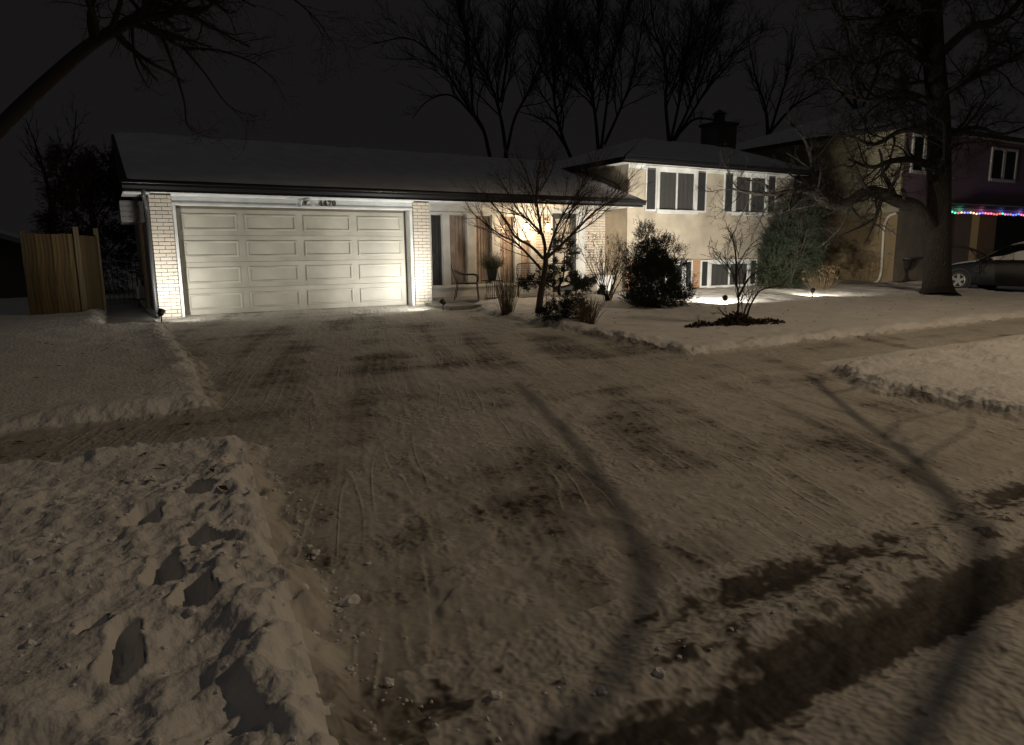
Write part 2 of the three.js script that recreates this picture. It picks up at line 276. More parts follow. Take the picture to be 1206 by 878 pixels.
const region = (x, z) => {
  if (z > 13.3 && x > -0.52) return 'street';
  if (z > 13.46 + 1.7 * sst(-0.45, -1.0, x)) return 'street';
  if (Math.abs(z - 9.28) < 0.6 && !(x > -0.5 && x < 5.6)) return 'sidewalk';
  const [xl, xr] = edges(z);
  if (x > xl - 0.12 && x < xr + 0.12 && z > -0.3) return 'driveway';
  return z > 9.28 ? (x < 2 ? 'roadside_snow_bank_by_camera' : 'roadside_snow_bank_across_drive') : (x < 2 ? 'side_lawn' : 'front_lawn');
};
function axis(parts) { const o = [parts[0][0]]; for (const [a, b, s] of parts) { const n = Math.max(1, Math.round((b - a) / s)); for (let i = 1; i <= n; i++) o.push(a + (b - a) * i / n); } return o; }
{
  const xs = axis([[-70, -12, 2.5], [-12, -4, 0.13], [-4, -2.6, 0.05], [-2.6, 1.4, 0.018], [1.4, 6.2, 0.03], [6.2, 10, 0.05], [10, 17, 0.1], [17, 30, 0.25], [30, 110, 4]]);
  const zs = axis([[-70, -2, 2.5], [-2, 1, 0.08], [1, 5, 0.055], [5, 8.4, 0.04], [8.4, 11, 0.026], [11, 14.7, 0.0165], [14.7, 18, 0.07], [18, 80, 3]]);
  const nx = xs.length, nz = zs.length, P = new Float32Array(nx * nz * 3), C = new Float32Array(nx * nz * 3), U = new Float32Array(nx * nz * 2);
  for (let j = 0; j < nz; j++) for (let i = 0; i < nx; i++) {
    const x = xs[i], z = zs[j], k = j * nx + i, d = clearedD(x, z);
    let sh = snowH(x, z, d), y = baseY(z) + (d < 0.3 ? roadH(x, z) * sst(0.25, 0, d) : 0) + sh;
    if (boxD(x, z, -0.4, 11.5, -8, -0.05) < 0 || boxD(x, z, 11.6, 18.5, -8, -0.1) < 0) y = -0.12;
    P.set([x, y, z], 3 * k); U.set([x, z], 2 * k);
    const b = roadTint(x, z) * sst(0.1, -0.06, d);
    const yellow = 1;
    C.set([lerp(yellow, 0.2, b), lerp(0.98, 0.185, b), lerp(0.94, 0.165, b)], 3 * k);
    if (b < 0.02 && d > 0) C.set([1, 0.985, 0.955], 3 * k);
  }
  const all = new THREE.BufferGeometry(), idx = new Uint32Array((nx - 1) * (nz - 1) * 6), byRegion = {};
  let q = 0;
  for (let j = 0; j < nz - 1; j++) for (let i = 0; i < nx - 1; i++) {
    const a = j * nx + i, b = a + nx; idx.set([a, b, a + 1, a + 1, b, b + 1], q); q += 6;
    (byRegion[region((xs[i] + xs[i + 1]) / 2, (zs[j] + zs[j + 1]) / 2)] ||= []).push(a, b, a + 1, a + 1, b, b + 1);
  }
  all.setAttribute('position', new THREE.BufferAttribute(P, 3)); all.setIndex(new THREE.BufferAttribute(idx, 1)); all.computeVertexNormals();
  const N = all.attributes.normal.array;
  for (const [name, list] of Object.entries(byRegion)) {
    const map = new Map(), p = [], n = [], c = [], u = [], ii = new Uint32Array(list.length);
    list.forEach((v, k) => { let w = map.get(v); if (w === undefined) { w = map.size; map.set(v, w); for (let e = 0; e < 3; e++) { p.push(P[3 * v + e]); n.push(N[3 * v + e]); c.push(C[3 * v + e]); } u.push(U[2 * v], U[2 * v + 1]); } ii[k] = w; });
    const g = new THREE.BufferGeometry();
    g.setAttribute('position', new THREE.Float32BufferAttribute(p, 3)); g.setAttribute('normal', new THREE.Float32BufferAttribute(n, 3)); g.setAttribute('color', new THREE.Float32BufferAttribute(c, 3)); g.setAttribute('uv', new THREE.Float32BufferAttribute(u, 2));
    g.setIndex(new THREE.BufferAttribute(ii, 1));
    mesh(name, g, name === 'street' ? M.street : ['driveway', 'sidewalk'].includes(name) ? M.road : M.snow, null, 'structure');
  }
  const far = mesh('ground', new THREE.PlaneGeometry(1600, 1600).rotateX(-Math.PI / 2).translate(0, -0.75, 0), M.plainSnow, null, 'structure');
}
const groundY = (x, z) => { const d = clearedD(x, z); return baseY(z) + snowH(x, z, d) + (d < 0.3 ? roadH(x, z) * sst(0.25, 0, d) : 0); };
{ // loose lumps of snow thrown up along the gutter and the bank edges
  const r = mb(11), gs = [], c0 = new THREE.IcosahedronGeometry(1, 1);
  const put = (x, z, s) => { const g = c0.clone(), p = g.attributes.position, k = r() * 50; for (let i = 0; i < p.count; i++) { const f = 0.8 + 0.45 * noise(p.getX(i) * 1.3 + k, p.getY(i) * 1.3 + p.getZ(i) * 1.1); p.setXYZ(i, p.getX(i) * f, p.getY(i) * f * 0.75, p.getZ(i) * f); } g.computeVertexNormals(); gs.push(g.rotateY(r() * 6).scale(s, s, s).translate(x, groundY(x, z) + s * 0.12, z)); };
  for (let i = 0; i < 260; i++) { const x = -0.4 + r() * 6; put(x, 13.72 + (r() - 0.5) * 0.16 - 0.03 * (x - 1) * 0.3, 0.004 + 0.02 * r() * r() * r()); }
  for (let i = 0; i < 170; i++) { const z = 10 + r() * 3.9, x = edges(z)[0] + 0.02 + r() * r() * 0.35; put(x, z, 0.006 + 0.024 * r() * r() * r()); }
  for (let i = 0; i < 260; i++) put(-2.4 + r() * 1.9, 10.2 + r() * 3.6, 0.008 + 0.024 * r() * r());
  for (let i = 0; i < 60; i++) { const z = 1 + r() * 8; put(5.35 - r() * 0.35, z, 0.006 + 0.016 * r() * r()); }
  for (let i = 0; i < 300; i++) put(-0.5 + r() * 6, 9.9 + r() * 3.5, 0.003 + 0.007 * r());
  for (const [x, z, s] of [[0.3, 13.82, 0.03], [-0.28, 13.62, 0.032], [-0.52, 12.72, 0.05], [0.05, 13.8, 0.022]]) put(x, z, s);
  const m = mesh('loose_snow_lumps', gs, M.lumpSnow); m.userData.kind = 'stuff'; tag(m, 'loose lumps of snow scattered over drive edges and gutter', 'snow');
}

// ---------------------------------------------------------------- the house
const house = thing('split_level_house', 'split-level house with lit double garage, snowy roof and beige stucco upper storey', 'house');
const H = (name, geos, mat, parent = house, kind) => mesh(name, geos, mat, parent, kind);
const EY = 2.40, DOOR = 4.88;
function bricks(parent, x0, x1, y0, y1, zf, depth, tones, seed, courseH = 0.0745, brickL = 0.215, list = null) {
  const r = mb(seed), n = Math.round((y1 - y0) / courseH), ch = (y1 - y0) / n, cache = {};
  for (let k = 0; k < n; k++) {
    let x = x0 - (k % 2 ? brickL * 0.5 : 0) ;
    while (x < x1 - 0.02) {
      const a = Math.max(x0, x), b = Math.min(x1, x + brickL - 0.01), w = +(b - a).toFixed(3);
      if (w > 0.03) {
        const key = w; cache[key] ||= (list ? bx : rbx)(-w / 2, w / 2, -ch / 2 + 0.006, ch / 2 - 0.006, -depth, 0, 0.004);
        const g = cache[key], px = (a + b) / 2, py = y0 + (k + 0.5) * ch, pz = zf + (r() - 0.5) * 0.005;
        if (list) list.push(g.clone().translate(px, py, pz));
        else { const m = mesh('brick', g, tones[Math.floor(r() * tones.length)], parent); m.position.set(px, py, pz); }
      }
      x += brickL;
    }
  }
}
const creamBrick = brickTones([0.62, 0.55, 0.46], 7, 5), redBrick = brickTones([0.46, 0.27, 0.16], 5, 6), yellowBrick = brickTones([0.31, 0.23, 0.115], 4, 7);
// body: garage block, porch back wall, two-storey block
H('garage_wall', [bx(-0.44, 0.0, -0.2, EY + 0.2, -7.5, -0.06), bx(0, DOOR, 2.2, EY + 0.2, -0.3, -0.06), bx(DOOR, 5.36, -0.2, EY + 0.2, -7.5, -0.06)], M.stucco);
H('garage_back_wall', bx(0, DOOR, -0.2, EY, -7.5, -7.3), M.stucco);
for (const [a, b, s] of [[-0.46, -0.075, 1], [4.955, 5.365, 2]]) {
  const core = H('brick_pillar', bx(a + 0.006, b - 0.006, -0.16, EY - 0.02, -0.055, 0.342), M.mortar);
  bricks(core, a, b, -0.14, EY - 0.03, 0.35, 0.36, creamBrick, 20 + s);
}
// door surround
H('door_jamb', rbx(-0.072, -0.002, -0.02, 2.19, -0.04, 0.3), M.white); H('door_jamb', rbx(DOOR + 0.002, DOOR + 0.072, -0.02, 2.19, -0.04, 0.3), M.white);
H('frieze_board', rbx(-0.072, DOOR + 0.072, 2.193, EY - 0.003, -0.05, 0.31), M.white);
H('added_uplight_strip', boxUV(new THREE.ExtrudeGeometry(new THREE.Shape([[-0.312, 2.36], [-0.312, 2.393], [-0.5, 2.393]].map(a => new THREE.Vector2(...a))), { depth: DOOR + 0.144, bevelEnabled: false }).rotateY(Math.PI / 2).translate(-0.072, 0, 0)), M.white);  // added white strip, slanted to catch the uplights and brighten the eave line
H('frieze_trim', rbx(-0.072, DOOR + 0.072, 2.196, 2.235, 0.311, 0.335), M.white);
H('weather_strip', [bx(0.0, 0.025, 0, 2.15, -0.02, 0.04), bx(DOOR - 0.025, DOOR, 0, 2.15, -0.02, 0.04), bx(0.026, DOOR - 0.026, 2.15, 2.19, -0.02, 0.04)], std(rgb(0.16, 0.13, 0.09), 0.8));
{ // sectional door: four sections of four pressed panels
  const slab = H('garage_door', bx(0.026, DOOR - 0.026, 0.0, 2.149, -0.05, -0.012), M.doorPaint);
  const sh = 2.149 / 4, pw = 1.02, ph = 0.305;
  const secGeo = (() => { const s = new THREE.Shape([[0, 0.006], [DOOR - 0.06, 0.006], [DOOR - 0.06, sh - 0.006], [0, sh - 0.006]].map(a => new THREE.Vector2(...a))); return boxUV(new THREE.ExtrudeGeometry(s, { depth: 0.012, bevelEnabled: true, bevelSize: 0.004, bevelThickness: 0.005, bevelSegments: 2 })); })();
  const ring = (() => {
    const rect = (w, h, C = THREE.Shape) => new C([[-w / 2, -h / 2], [w / 2, -h / 2], [w / 2, h / 2], [-w / 2, h / 2]].map(a => new THREE.Vector2(...a)));
    const s = rect(pw, ph); s.holes.push(rect(pw - 0.034, ph - 0.034, THREE.Path));
    const a = new THREE.ExtrudeGeometry(s, { depth: 0.003, bevelEnabled: true, bevelSize: 0.014, bevelThickness: 0.011, bevelSegments: 3 });
    return boxUV(a);
  })();
  for (let k = 0; k < 4; k++) {
    const s = mesh('section', secGeo, M.doorPaint, slab); s.position.set(0.03, k * sh, -0.012);
    for (let c = 0; c < 4; c++) { const p = mesh('panel', ring, M.doorPaint, slab); p.position.set(0.03 + (DOOR - 0.06) * (c + 0.5) / 4, (k + 0.5) * sh, 0.008); }
  }
  mesh('bottom_seal', bx(0.03, DOOR - 0.03, -0.03, 0.005, -0.03, 0.004), M.soot, slab);
}
{ // number on the frieze
  const font = await new FontLoader().loadAsync('fonts/droid/droid_serif_bold.typeface.json');
  const plate = H('house_number', bx(2.80, 3.16, 2.236, 2.239, 0.3105, 0.3125), M.charcoal); let x = 2.80;
  for (const ch of '4470') { const g = new TextGeometry(ch, { font, size: 0.112, depth: 0.012, curveSegments: 5, bevelEnabled: false }); g.computeBoundingBox(); const m = mesh('digit', g, std(rgb(0.03, 0.024, 0.015), 0.4, { metalness: 0.3 }), plate); m.position.set(x - g.boundingBox.min.x, 2.243, 0.3125); x += g.boundingBox.max.x - g.boundingBox.min.x + 0.017; }
}
// eaves of the long low roof
const EX0 = -0.9, EX1 = 11.5, EZ = 0.78;
H('gutter', (() => { const s = new THREE.Shape([[0, 0], [0.10, 0.0], [0.125, 0.05], [0.125, 0.09], [0.14, 0.1], [0.14, 0.125], [0.128, 0.125], [0.128, 0.105], [0.11, 0.095], [0.11, 0.055], [0.09, 0.012], [0, 0.012]].map(a => new THREE.Vector2(...a))); return boxUV(new THREE.ExtrudeGeometry(s, { depth: EX1 - EX0, bevelEnabled: false }).rotateY(-Math.PI / 2).scale(1, 1, 1).translate(EX1, EY + 0.035, EZ - 0.02)); })(), M.black);
H('fascia', bx(EX0 + 0.01, EX1 - 0.01, EY - 0.012, EY + 0.16, EZ - 0.045, EZ - 0.021), M.black);
{ // soffit boards with their little vent slots
  const base = H('soffit', bx(EX0 + 0.02, EX1 - 0.02, EY + 0.012, EY + 0.02, -1.0, EZ - 0.047), M.white);
  const w = 0.298, n = Math.floor((EX1 - EX0 - 0.04) / 0.305), g = bx(0, w, 0, 0.012, 0, EZ - 0.05 - 0.352), vg = bx(0.1, 0.2, -0.003, 0.0005, 0, 0.012);
  for (let i = 0; i < n; i++) { const m = mesh('soffit_board', g, M.white, base); m.position.set(EX0 + 0.03 + i * 0.305, EY - 0.003, 0.352); for (const dz of [0.1, 0.3]) { const v = mesh('vent_slot', vg, M.charcoal, base); v.position.set(EX0 + 0.03 + i * 0.305, EY - 0.004, 0.352 + dz); } }
  mesh('porch_ceiling', bx(5.37, EX1 - 0.03, EY - 0.004, EY + 0.01, -1.0, 0.35), M.white, base);
}
// low gable roof with a blanket of snow
const RZ = -3.55, RY = 4.0;
function slab(a, b, c, d, t) { // roof plane a-b (eave) c-d (ridge) with thickness t downwards
  const dn = V(0, -t, 0), A = a.clone().add(dn), B = b.clone().add(dn), C = c.clone().add(dn), D = d.clone().add(dn);
  return [quad(a, b, c, d), quad(B, A, D, C), quad(A, B, b, a), quad(B, C, c, b), quad(C, D, d, c), quad(D, A, a, d)];
}
function snowSheet(a, b, c, d, thick, nu, nv, seed, hem = 0.06) { // snow lying on a roof plane: uneven, rounded off at the edges
  const g = new THREE.BufferGeometry(), p = [], u = [], ix = [], L = a.distanceTo(b), W = a.distanceTo(d);
  for (let j = 0; j <= nv; j++) for (let i = 0; i <= nu; i++) {
    const s = i / nu, t = j / nv, q = a.clone().lerp(b, s).lerp(d.clone().lerp(c, s), t);
    const ed = Math.min(s * L, (1 - s) * L, t * W), th = (thick * (0.85 + 0.3 * noise(s * L * 0.5 + seed, t * W * 0.5)) + 0.012 * noise(s * L * 2 + seed, t * W * 2)) * sst(-0.01, 0.16, ed);
    const out = hem * (i === 0 || i === nu || j === 0 ? -0.4 : 0);
    q.y += (i === 0 || i === nu || j === 0) ? -0.01 : th + 0.01; p.push(q.x, q.y, q.z); u.push(s * L, t * W);
  }
  for (let j = 0; j < nv; j++) for (let i = 0; i < nu; i++) { const k = j * (nu + 1) + i; ix.push(k, k + 1, k + nu + 1, k + 1, k + nu + 2, k + nu + 1); }
  g.setAttribute('position', new THREE.Float32BufferAttribute(p, 3)); g.setAttribute('uv', new THREE.Float32BufferAttribute(u, 2)); g.setIndex(ix); g.computeVertexNormals(); return g;
}
{
  const a = V(EX0, EY + 0.165, EZ + 0.03), b = V(EX1, EY + 0.165, EZ + 0.03), c = V(11.56, RY, RZ), d = V(EX0 + 0.02, RY, RZ), e = V(EX0, EY + 0.165, -7.9), f = V(11.56, EY + 0.165, -7.9);
  const roof = H('garage_roof', [...slab(a, b, c, d, 0.06), ...slab(f, e, d, c, 0.06)], M.soot);
  mesh('roof_snow', snowSheet(a.clone().add(V(0.05, 0.005, -0.09)), b.clone().add(V(-0.06, 0.005, -0.09)), c.clone().add(V(-0.02, 0.005, 0)), d.clone().add(V(0.05, 0.005, 0)), 0.07, 160, 40, 1), M.roofSnow, roof);
  mesh('roof_snow', snowSheet(f.clone().add(V(0, 0.005, 0)), e.clone().add(V(0.05, 0.005, 0)), d.clone().add(V(0.05, 0.005, 0)), c, 0.07, 60, 20, 2), M.roofSnow, roof);
  const gab = new THREE.Shape([[0, 0], [-8.0, 0], [-(0.34 - RZ), RY - EY - 0.1]].map(q => new THREE.Vector2(...q)));
  H('gable_wall', boxUV(new THREE.ExtrudeGeometry(gab, { depth: 0.1, bevelEnabled: false }).rotateY(-Math.PI / 2).scale(1, 1, 1).translate(-0.34, EY + 0.02, 0.34).scale(1, 1, 1)), M.stucco);
  H('barge_board', [quad(a.clone().add(V(-0.012, -0.01, 0)), a.clone().add(V(-0.012, -0.18, 0)), d.clone().add(V(-0.012, -0.18, 0)), d.clone().add(V(-0.012, -0.01, 0)))], M.black);
}
H('downspout', tube(smoothPath([V(-0.56, EY + 0.03, 0.78), V(-0.56, EY - 0.08, 0.74), V(-0.52, EY - 0.25, 0.42), V(-0.51, EY - 0.4, 0.37), V(-0.51, 1, 0.37), V(-0.51, 0.16, 0.37), V(-0.52, 0.06, 0.5)], 40), 0.036, 10), std(rgb(0.05, 0.052, 0.055), 0.45));
{ // side of the garage: a boxed-out bay further back, clad in boards
  const bay = H('side_bay', [bx(-0.88, -0.45, 1.95, EY + 0.0, -3.6, -1.9)], M.white);
  for (let k = 0; k < 4; k++) mesh('board', bx(-0.9, -0.46, 1.955 + k * 0.11, 2.055 + k * 0.11, -1.899, -1.885 + 0.003), std(rgb(0.34, 0.32, 0.31), 0.8), bay);
  mesh('bay_soffit', bx(-0.88, -0.45, EY - 0.03, EY - 0.005, 0.36, EZ - 0.05), M.white, bay);
  H('corner_post', rbx(-0.56, -0.47, -0.1, 1.94, -2.6, -2.51), std(rgb(0.2, 0.14, 0.1), 0.8));
}
// porch wall: tall curtained lights between white posts, brick, the entrance
const PZ = -1.0;
H('porch_slab', rbx(5.37, 11.56, -0.15, 0.07, -1.0, 0.75, 0.012), M.concrete);
H('porch_step', rbx(5.18, 6.05, -0.15, 0.05, 0.36, 1.75, 0.012), M.concrete);
H('porch_wall', [bx(5.37, 9.66, 0, 0.3, PZ - 0.12, PZ), bx(5.37, 10.84, 2.24, EY, PZ - 0.12, PZ), bx(9.14, 9.64, 0.3, 2.24, PZ - 0.12, PZ - 0.03), bx(10.84, 11.58, -0.1, EY, PZ - 0.12, PZ - 0.03), bx(8.62, 9.14, 1.56, 2.24, PZ - 0.12, PZ - 0.01)], M.white);
H('room_wall', [bx(5.37, 11.5, 0, EY, PZ - 0.9, PZ - 0.85)], M.room);
for (const [a, b] of [[5.37, 5.98], [6.3, 6.5], [7.0, 7.25], [7.75, 8.0], [8.45, 8.66], [8.98, 9.15]]) H('window_post', rbx(a, b, 0.3, 2.24, PZ - 0.1, PZ + 0.02), M.white);
H('window_rail', [rbx(5.37, 9.15, 0.301, 0.35, PZ - 0.09, PZ + 0.035), rbx(5.37, 9.15, 2.2, 2.25, PZ - 0.09, PZ + 0.03)], M.white);
function curtainGeo(x0, x1, y0, y1, z, folds, amp, seed) {
  const r = mb(seed), ph = r() * 6, g = new THREE.PlaneGeometry(x1 - x0, y1 - y0, 60, 4).translate((x0 + x1) / 2, (y0 + y1) / 2, z), p = g.attributes.position;
  for (let i = 0; i < p.count; i++) { const s = (p.getX(i) - x0) / (x1 - x0); p.setZ(i, z + amp * Math.sin(s * folds * 6.283 + ph + 1.3 * Math.sin(s * 5 + ph))); }
  g.computeVertexNormals(); return boxUV(g);
}
[[5.98, 6.3, 'roomShadeCurtain'], [6.5, 7.0, 'curtain'], [7.25, 7.75, 'curtain'], [8.0, 8.45, 'curtain'], [8.66, 8.98, 'curtain', 1.56]].forEach(([a, b, c, top = 2.2], i) => {
  const w = H('porch_window', [rbx(a, a + 0.02, 0.35, top, PZ - 0.05, PZ - 0.01), rbx(b - 0.02, b, 0.35, top, PZ - 0.05, PZ - 0.01), rbx(a + 0.02, b - 0.02, 0.35, 0.38, PZ - 0.05, PZ - 0.01), rbx(a + 0.02, b - 0.02, top - 0.03, top, PZ - 0.05, PZ - 0.01)], M.white);
  mesh('pane', bx(a + 0.02, b - 0.02, 0.38, top - 0.03, PZ - 0.034, PZ - 0.03), M.glass, w);
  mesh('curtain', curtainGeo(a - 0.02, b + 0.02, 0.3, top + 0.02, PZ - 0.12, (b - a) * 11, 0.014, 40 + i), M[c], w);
});
{ // brick beside the entrance
  const c1 = H('entry_brick_panel', bx(9.15, 9.64, 0, EY - 0.16, PZ - 0.03, PZ - 0.002), M.mortar); bricks(c1, 9.155, 9.635, 0.07, 2.23, PZ + 0.012, 0.05, creamBrick, 31);
  const c2 = H('entry_brick_panel', bx(10.84, 11.58, -0.1, EY - 0.01, PZ - 0.03, PZ - 0.002), M.mortar); bricks(c2, 10.84, 11.575, 0.07, EY - 0.02, PZ + 0.012, 0.05, creamBrick, 32);
  H('entry_trim', [rbx(10.52, 10.838, 0.07, 2.30, PZ - 0.06, PZ + 0.03), rbx(9.64, 9.7, 0.07, 2.30, PZ - 0.06, PZ + 0.03), rbx(9.702, 10.518, 2.29, 2.36, PZ - 0.06, PZ + 0.03)], M.white);
  const dr = H('entrance_door', rbx(9.71, 10.51, 0.08, 2.28, PZ - 0.16, PZ - 0.11), std(rgb(0.6, 0.52, 0.42), 0.5));
  mesh('storm_door_frame', [rbx(9.71, 9.80, 0.08, 2.28, PZ - 0.03, PZ + 0.01), rbx(10.40, 10.51, 0.08, 2.28, PZ - 0.03, PZ + 0.01), rbx(9.801, 10.399, 2.13, 2.28, PZ - 0.03, PZ + 0.01), rbx(9.801, 10.399, 0.08, 0.24, PZ - 0.03, PZ + 0.01), rbx(9.801, 10.399, 0.86, 0.9, PZ - 0.03, PZ + 0.005), rbx(9.801, 10.399, 1.72, 1.75, PZ - 0.03, PZ + 0.005)], M.charcoal, dr);
  mesh('pane', bx(9.8, 10.4, 0.24, 2.13, PZ - 0.022, PZ - 0.018), M.glass, dr);
  mesh('handle', rbx(10.43, 10.455, 1.0, 1.18, PZ + 0.011, PZ + 0.05), M.metal, dr);
}
// two-storey block
const BX0 = 11.58, BX1 = 18.6, BT = 3.62, BASE = 0.95;
H('upper_wall', [bx(BX0, BX1, BASE, BT, -0.2, 0), bx(BX0, BX0 + 0.2, -0.2, BT, -7.4, -0.201), bx(BX1 - 0.2, BX1, -0.2, BT, -7.4, -0.201), bx(BX0, BX1, -0.2, BT, -7.6, -7.401)], M.stucco);
for (let k = 0; k < 4; k++) H('stucco_course', boxUV(new THREE.BoxGeometry(BX1 - BX0 + 0.012, (2.26 - BASE) / 4 - 0.003, 0.012).rotateX(-0.018).translate((BX0 + BX1) / 2, BASE + (k + 0.5) * (2.26 - BASE) / 4, 0.008)), M.stucco);
{ const l = []; bricks(null, BX0, BX1, -0.06, BASE, 0.03, 0.06, redBrick, 33, 0.0745, 0.215, l); const core = H('brick_base', bx(BX0 + 0.004, BX1 - 0.004, -0.3, BASE - 0.002, -0.2, 0.022), M.mortar); mesh('brick_facing', l, redBrick[1], core, 'stuff'); }
function shutteredWindow(x0, x1, y0, y1, z, sh, mull, seed, head = 0.06, shBot = 0) { // outside of the shutters x0..x1
  const fx0 = x0 + sh, fx1 = x1 - sh, w = H('shuttered_window', [rbx(fx0, fx0 + 0.09, y0, y1, z, z + 0.07), rbx(fx1 - 0.09, fx1, y0, y1, z, z + 0.07), rbx(fx0 + 0.09, fx1 - 0.09, y1 - 0.09 - head, y1, z, z + 0.07), rbx(fx0 - 0.03, fx1 + 0.03, y0 - 0.07, y0 + 0.05, z, z + 0.11), ...(mull ? [rbx((fx0 + fx1) / 2 - 0.025, (fx0 + fx1) / 2 + 0.025, y0 + 0.05, y1 - 0.09 - head, z + 0.005, z + 0.045)] : [])], M.white);
  const m = (fx0 + fx1) / 2;
  for (const [a, b] of mull ? [[fx0 + 0.09, m - 0.025], [m + 0.025, fx1 - 0.09]] : [[fx0 + 0.09, fx1 - 0.09]]) mesh('pane', bx(a, b, y0 + 0.05, y1 - 0.09 - head, z + 0.026, z + 0.03), M.glass, w);
  mesh('curtain', curtainGeo(fx0 + 0.09, fx1 - 0.09, y0 + 0.05, y1 - 0.09 - head, z + 0.012, 7, 0.006, seed), M.roomShadeCurtain, w);
  for (const [a, b] of [[x0, fx0 - 0.005], [fx1 + 0.005, x1]]) {
    mesh('shutter_frame', [rbx(a, a + 0.045, y0 - shBot, y1 - 0.01, z, z + 0.05), rbx(b - 0.045, b, y0 - shBot, y1 - 0.01, z, z + 0.05), rbx(a + 0.045, b - 0.045, y1 - 0.06, y1 - 0.01, z, z + 0.05), rbx(a + 0.045, b - 0.045, y0 - shBot, y0 - shBot + 0.05, z, z + 0.05)], M.white, w);
    const sl = []; const n = Math.round((y1 - y0) / 0.045); for (let k = 0; k < n; k++) sl.push(new THREE.BoxGeometry(b - a - 0.09, 0.05, 0.008).rotateX(0.6).translate((a + b) / 2, y0 + 0.05 - shBot + (k + 0.5) * (y1 - y0 - 0.11 + shBot) / n, z + 0.025));
    mesh('louvres', sl, M.charcoal, w, 'stuff');
  }
}
shutteredWindow(12.2, 14.6, 2.34, 3.6, 0.003, 0.42, true, 50);
shutteredWindow(15.35, 17.72, 2.34, 3.6, 0.003, 0.42, true, 51);
shutteredWindow(11.98, 14.1, 0.08, 0.93, 0.035, 0.32, true, 52, 0.06);
shutteredWindow(14.45, 16.95, 0.08, 0.93, 0.035, 0.34, true, 53, 0.06);
{ // hipped upper roof, gabled at its right end
  const y = 3.70, x0 = 10.98, x1 = 19.2, z0 = 0.52, z1 = -8.1, zr = -3.6, ry = 4.98, xr = 15.1;
  const a = V(x0, y, z0), b = V(x1, y, z0), c = V(x1, ry, zr), d = V(xr, ry, zr), e = V(x0, y, z1), f = V(x1, y, z1);
  const tri = (p, q, s) => { const g = new THREE.BufferGeometry(); g.setAttribute('position', new THREE.Float32BufferAttribute([p, q, s].flatMap(v => v.toArray()), 3)); g.setAttribute('uv', new THREE.Float32BufferAttribute([0, 0, 1, 0, 0, 1], 2)); g.setIndex([0, 1, 2]); g.computeVertexNormals(); return g; };
  const roof = H('upper_roof', [quad(a, b, c, d), tri(e, a, d), quad(f, e, d, c)], M.soot);
  const up = V(0, 0.006, 0);
  mesh('roof_snow', snowSheet(a.clone().add(V(0.06, 0.006, -0.06)), b.clone().add(V(-0.05, 0.006, -0.06)), c.clone().add(up), d.clone().add(up), 0.06, 110, 40, 3), M.roofSnow, roof);
  mesh('roof_snow', snowSheet(e.clone().add(V(0.06, 0.006, 0)), a.clone().add(V(0.06, 0.006, -0.06)), d.clone().add(up), d.clone().add(V(-0.02, 0.006, 0)), 0.06, 60, 40, 4), M.roofSnow, roof);
  H('upper_fascia', [bx(x0, x1, y - 0.13, y + 0.01, z0 - 0.02, z0 + 0.02), bx(x0 - 0.02, x0 + 0.02, y - 0.13, y + 0.01, z1, z0 - 0.021), bx(x1 - 0.02, x1 + 0.01, y - 0.13, y - 0.01, z1, z0 - 0.021)], M.black);
  H('upper_gutter', [rbx(x0 - 0.02, x1, y - 0.08, y + 0.02, z0 + 0.021, z0 + 0.11, 0.02)], M.black);
  const s = H('upper_soffit', [bx(BX0 - 0.58, x1 - 0.03, y - 0.085, y - 0.07, 0.001, z0 - 0.022), bx(x0 + 0.022, BX0 - 0.001, y - 0.085, y - 0.07, z1 + 0.1, 0.0)], M.white);
  H('upper_frieze', rbx(BX0 + 0.01, BX1, y - 0.2, y - 0.09, 0.002, 0.028), M.white);
  H('gable_wall', (() => { const q = new THREE.Shape([[0, 0], [7.6, 0], [3.6, ry - y]].map(v => new THREE.Vector2(...v))); return boxUV(new THREE.ExtrudeGeometry(q, { depth: 0.1, bevelEnabled: false }).rotateY(Math.PI / 2).translate(BX1 - 0.1, BT, 0)); })(), M.stucco);
  H('roof_downspout', tube(smoothPath([V(11.0, 3.6, -1.2), V(11.05, 3.52, -1.15), V(11.5, 3.12, -0.45), V(11.53, 2.98, -0.3), V(11.53, 2.75, -0.28)], 24), 0.035, 8), M.charcoal);
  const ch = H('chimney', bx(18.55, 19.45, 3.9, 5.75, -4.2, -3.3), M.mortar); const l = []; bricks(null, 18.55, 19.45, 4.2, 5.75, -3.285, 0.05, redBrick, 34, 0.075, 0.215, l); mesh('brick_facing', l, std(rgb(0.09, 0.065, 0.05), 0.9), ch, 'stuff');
  mesh('chimney_cap', [rbx(18.48, 19.52, 5.751, 5.86, -4.27, -3.23, 0.02)], M.charcoal, ch);
  mesh('flue', [cyl(0.22, 0.2, 0.28, 19.0, 5.86, -3.75, 14), cyl(0.27, 0.03, 0.16, 19.0, 6.2, -3.75, 14), cyl(0.02, 0.02, 0.1, 18.84, 6.12, -3.75, 6), cyl(0.02, 0.02, 0.1, 19.16, 6.12, -3.75, 6)], M.charcoal, ch);
}
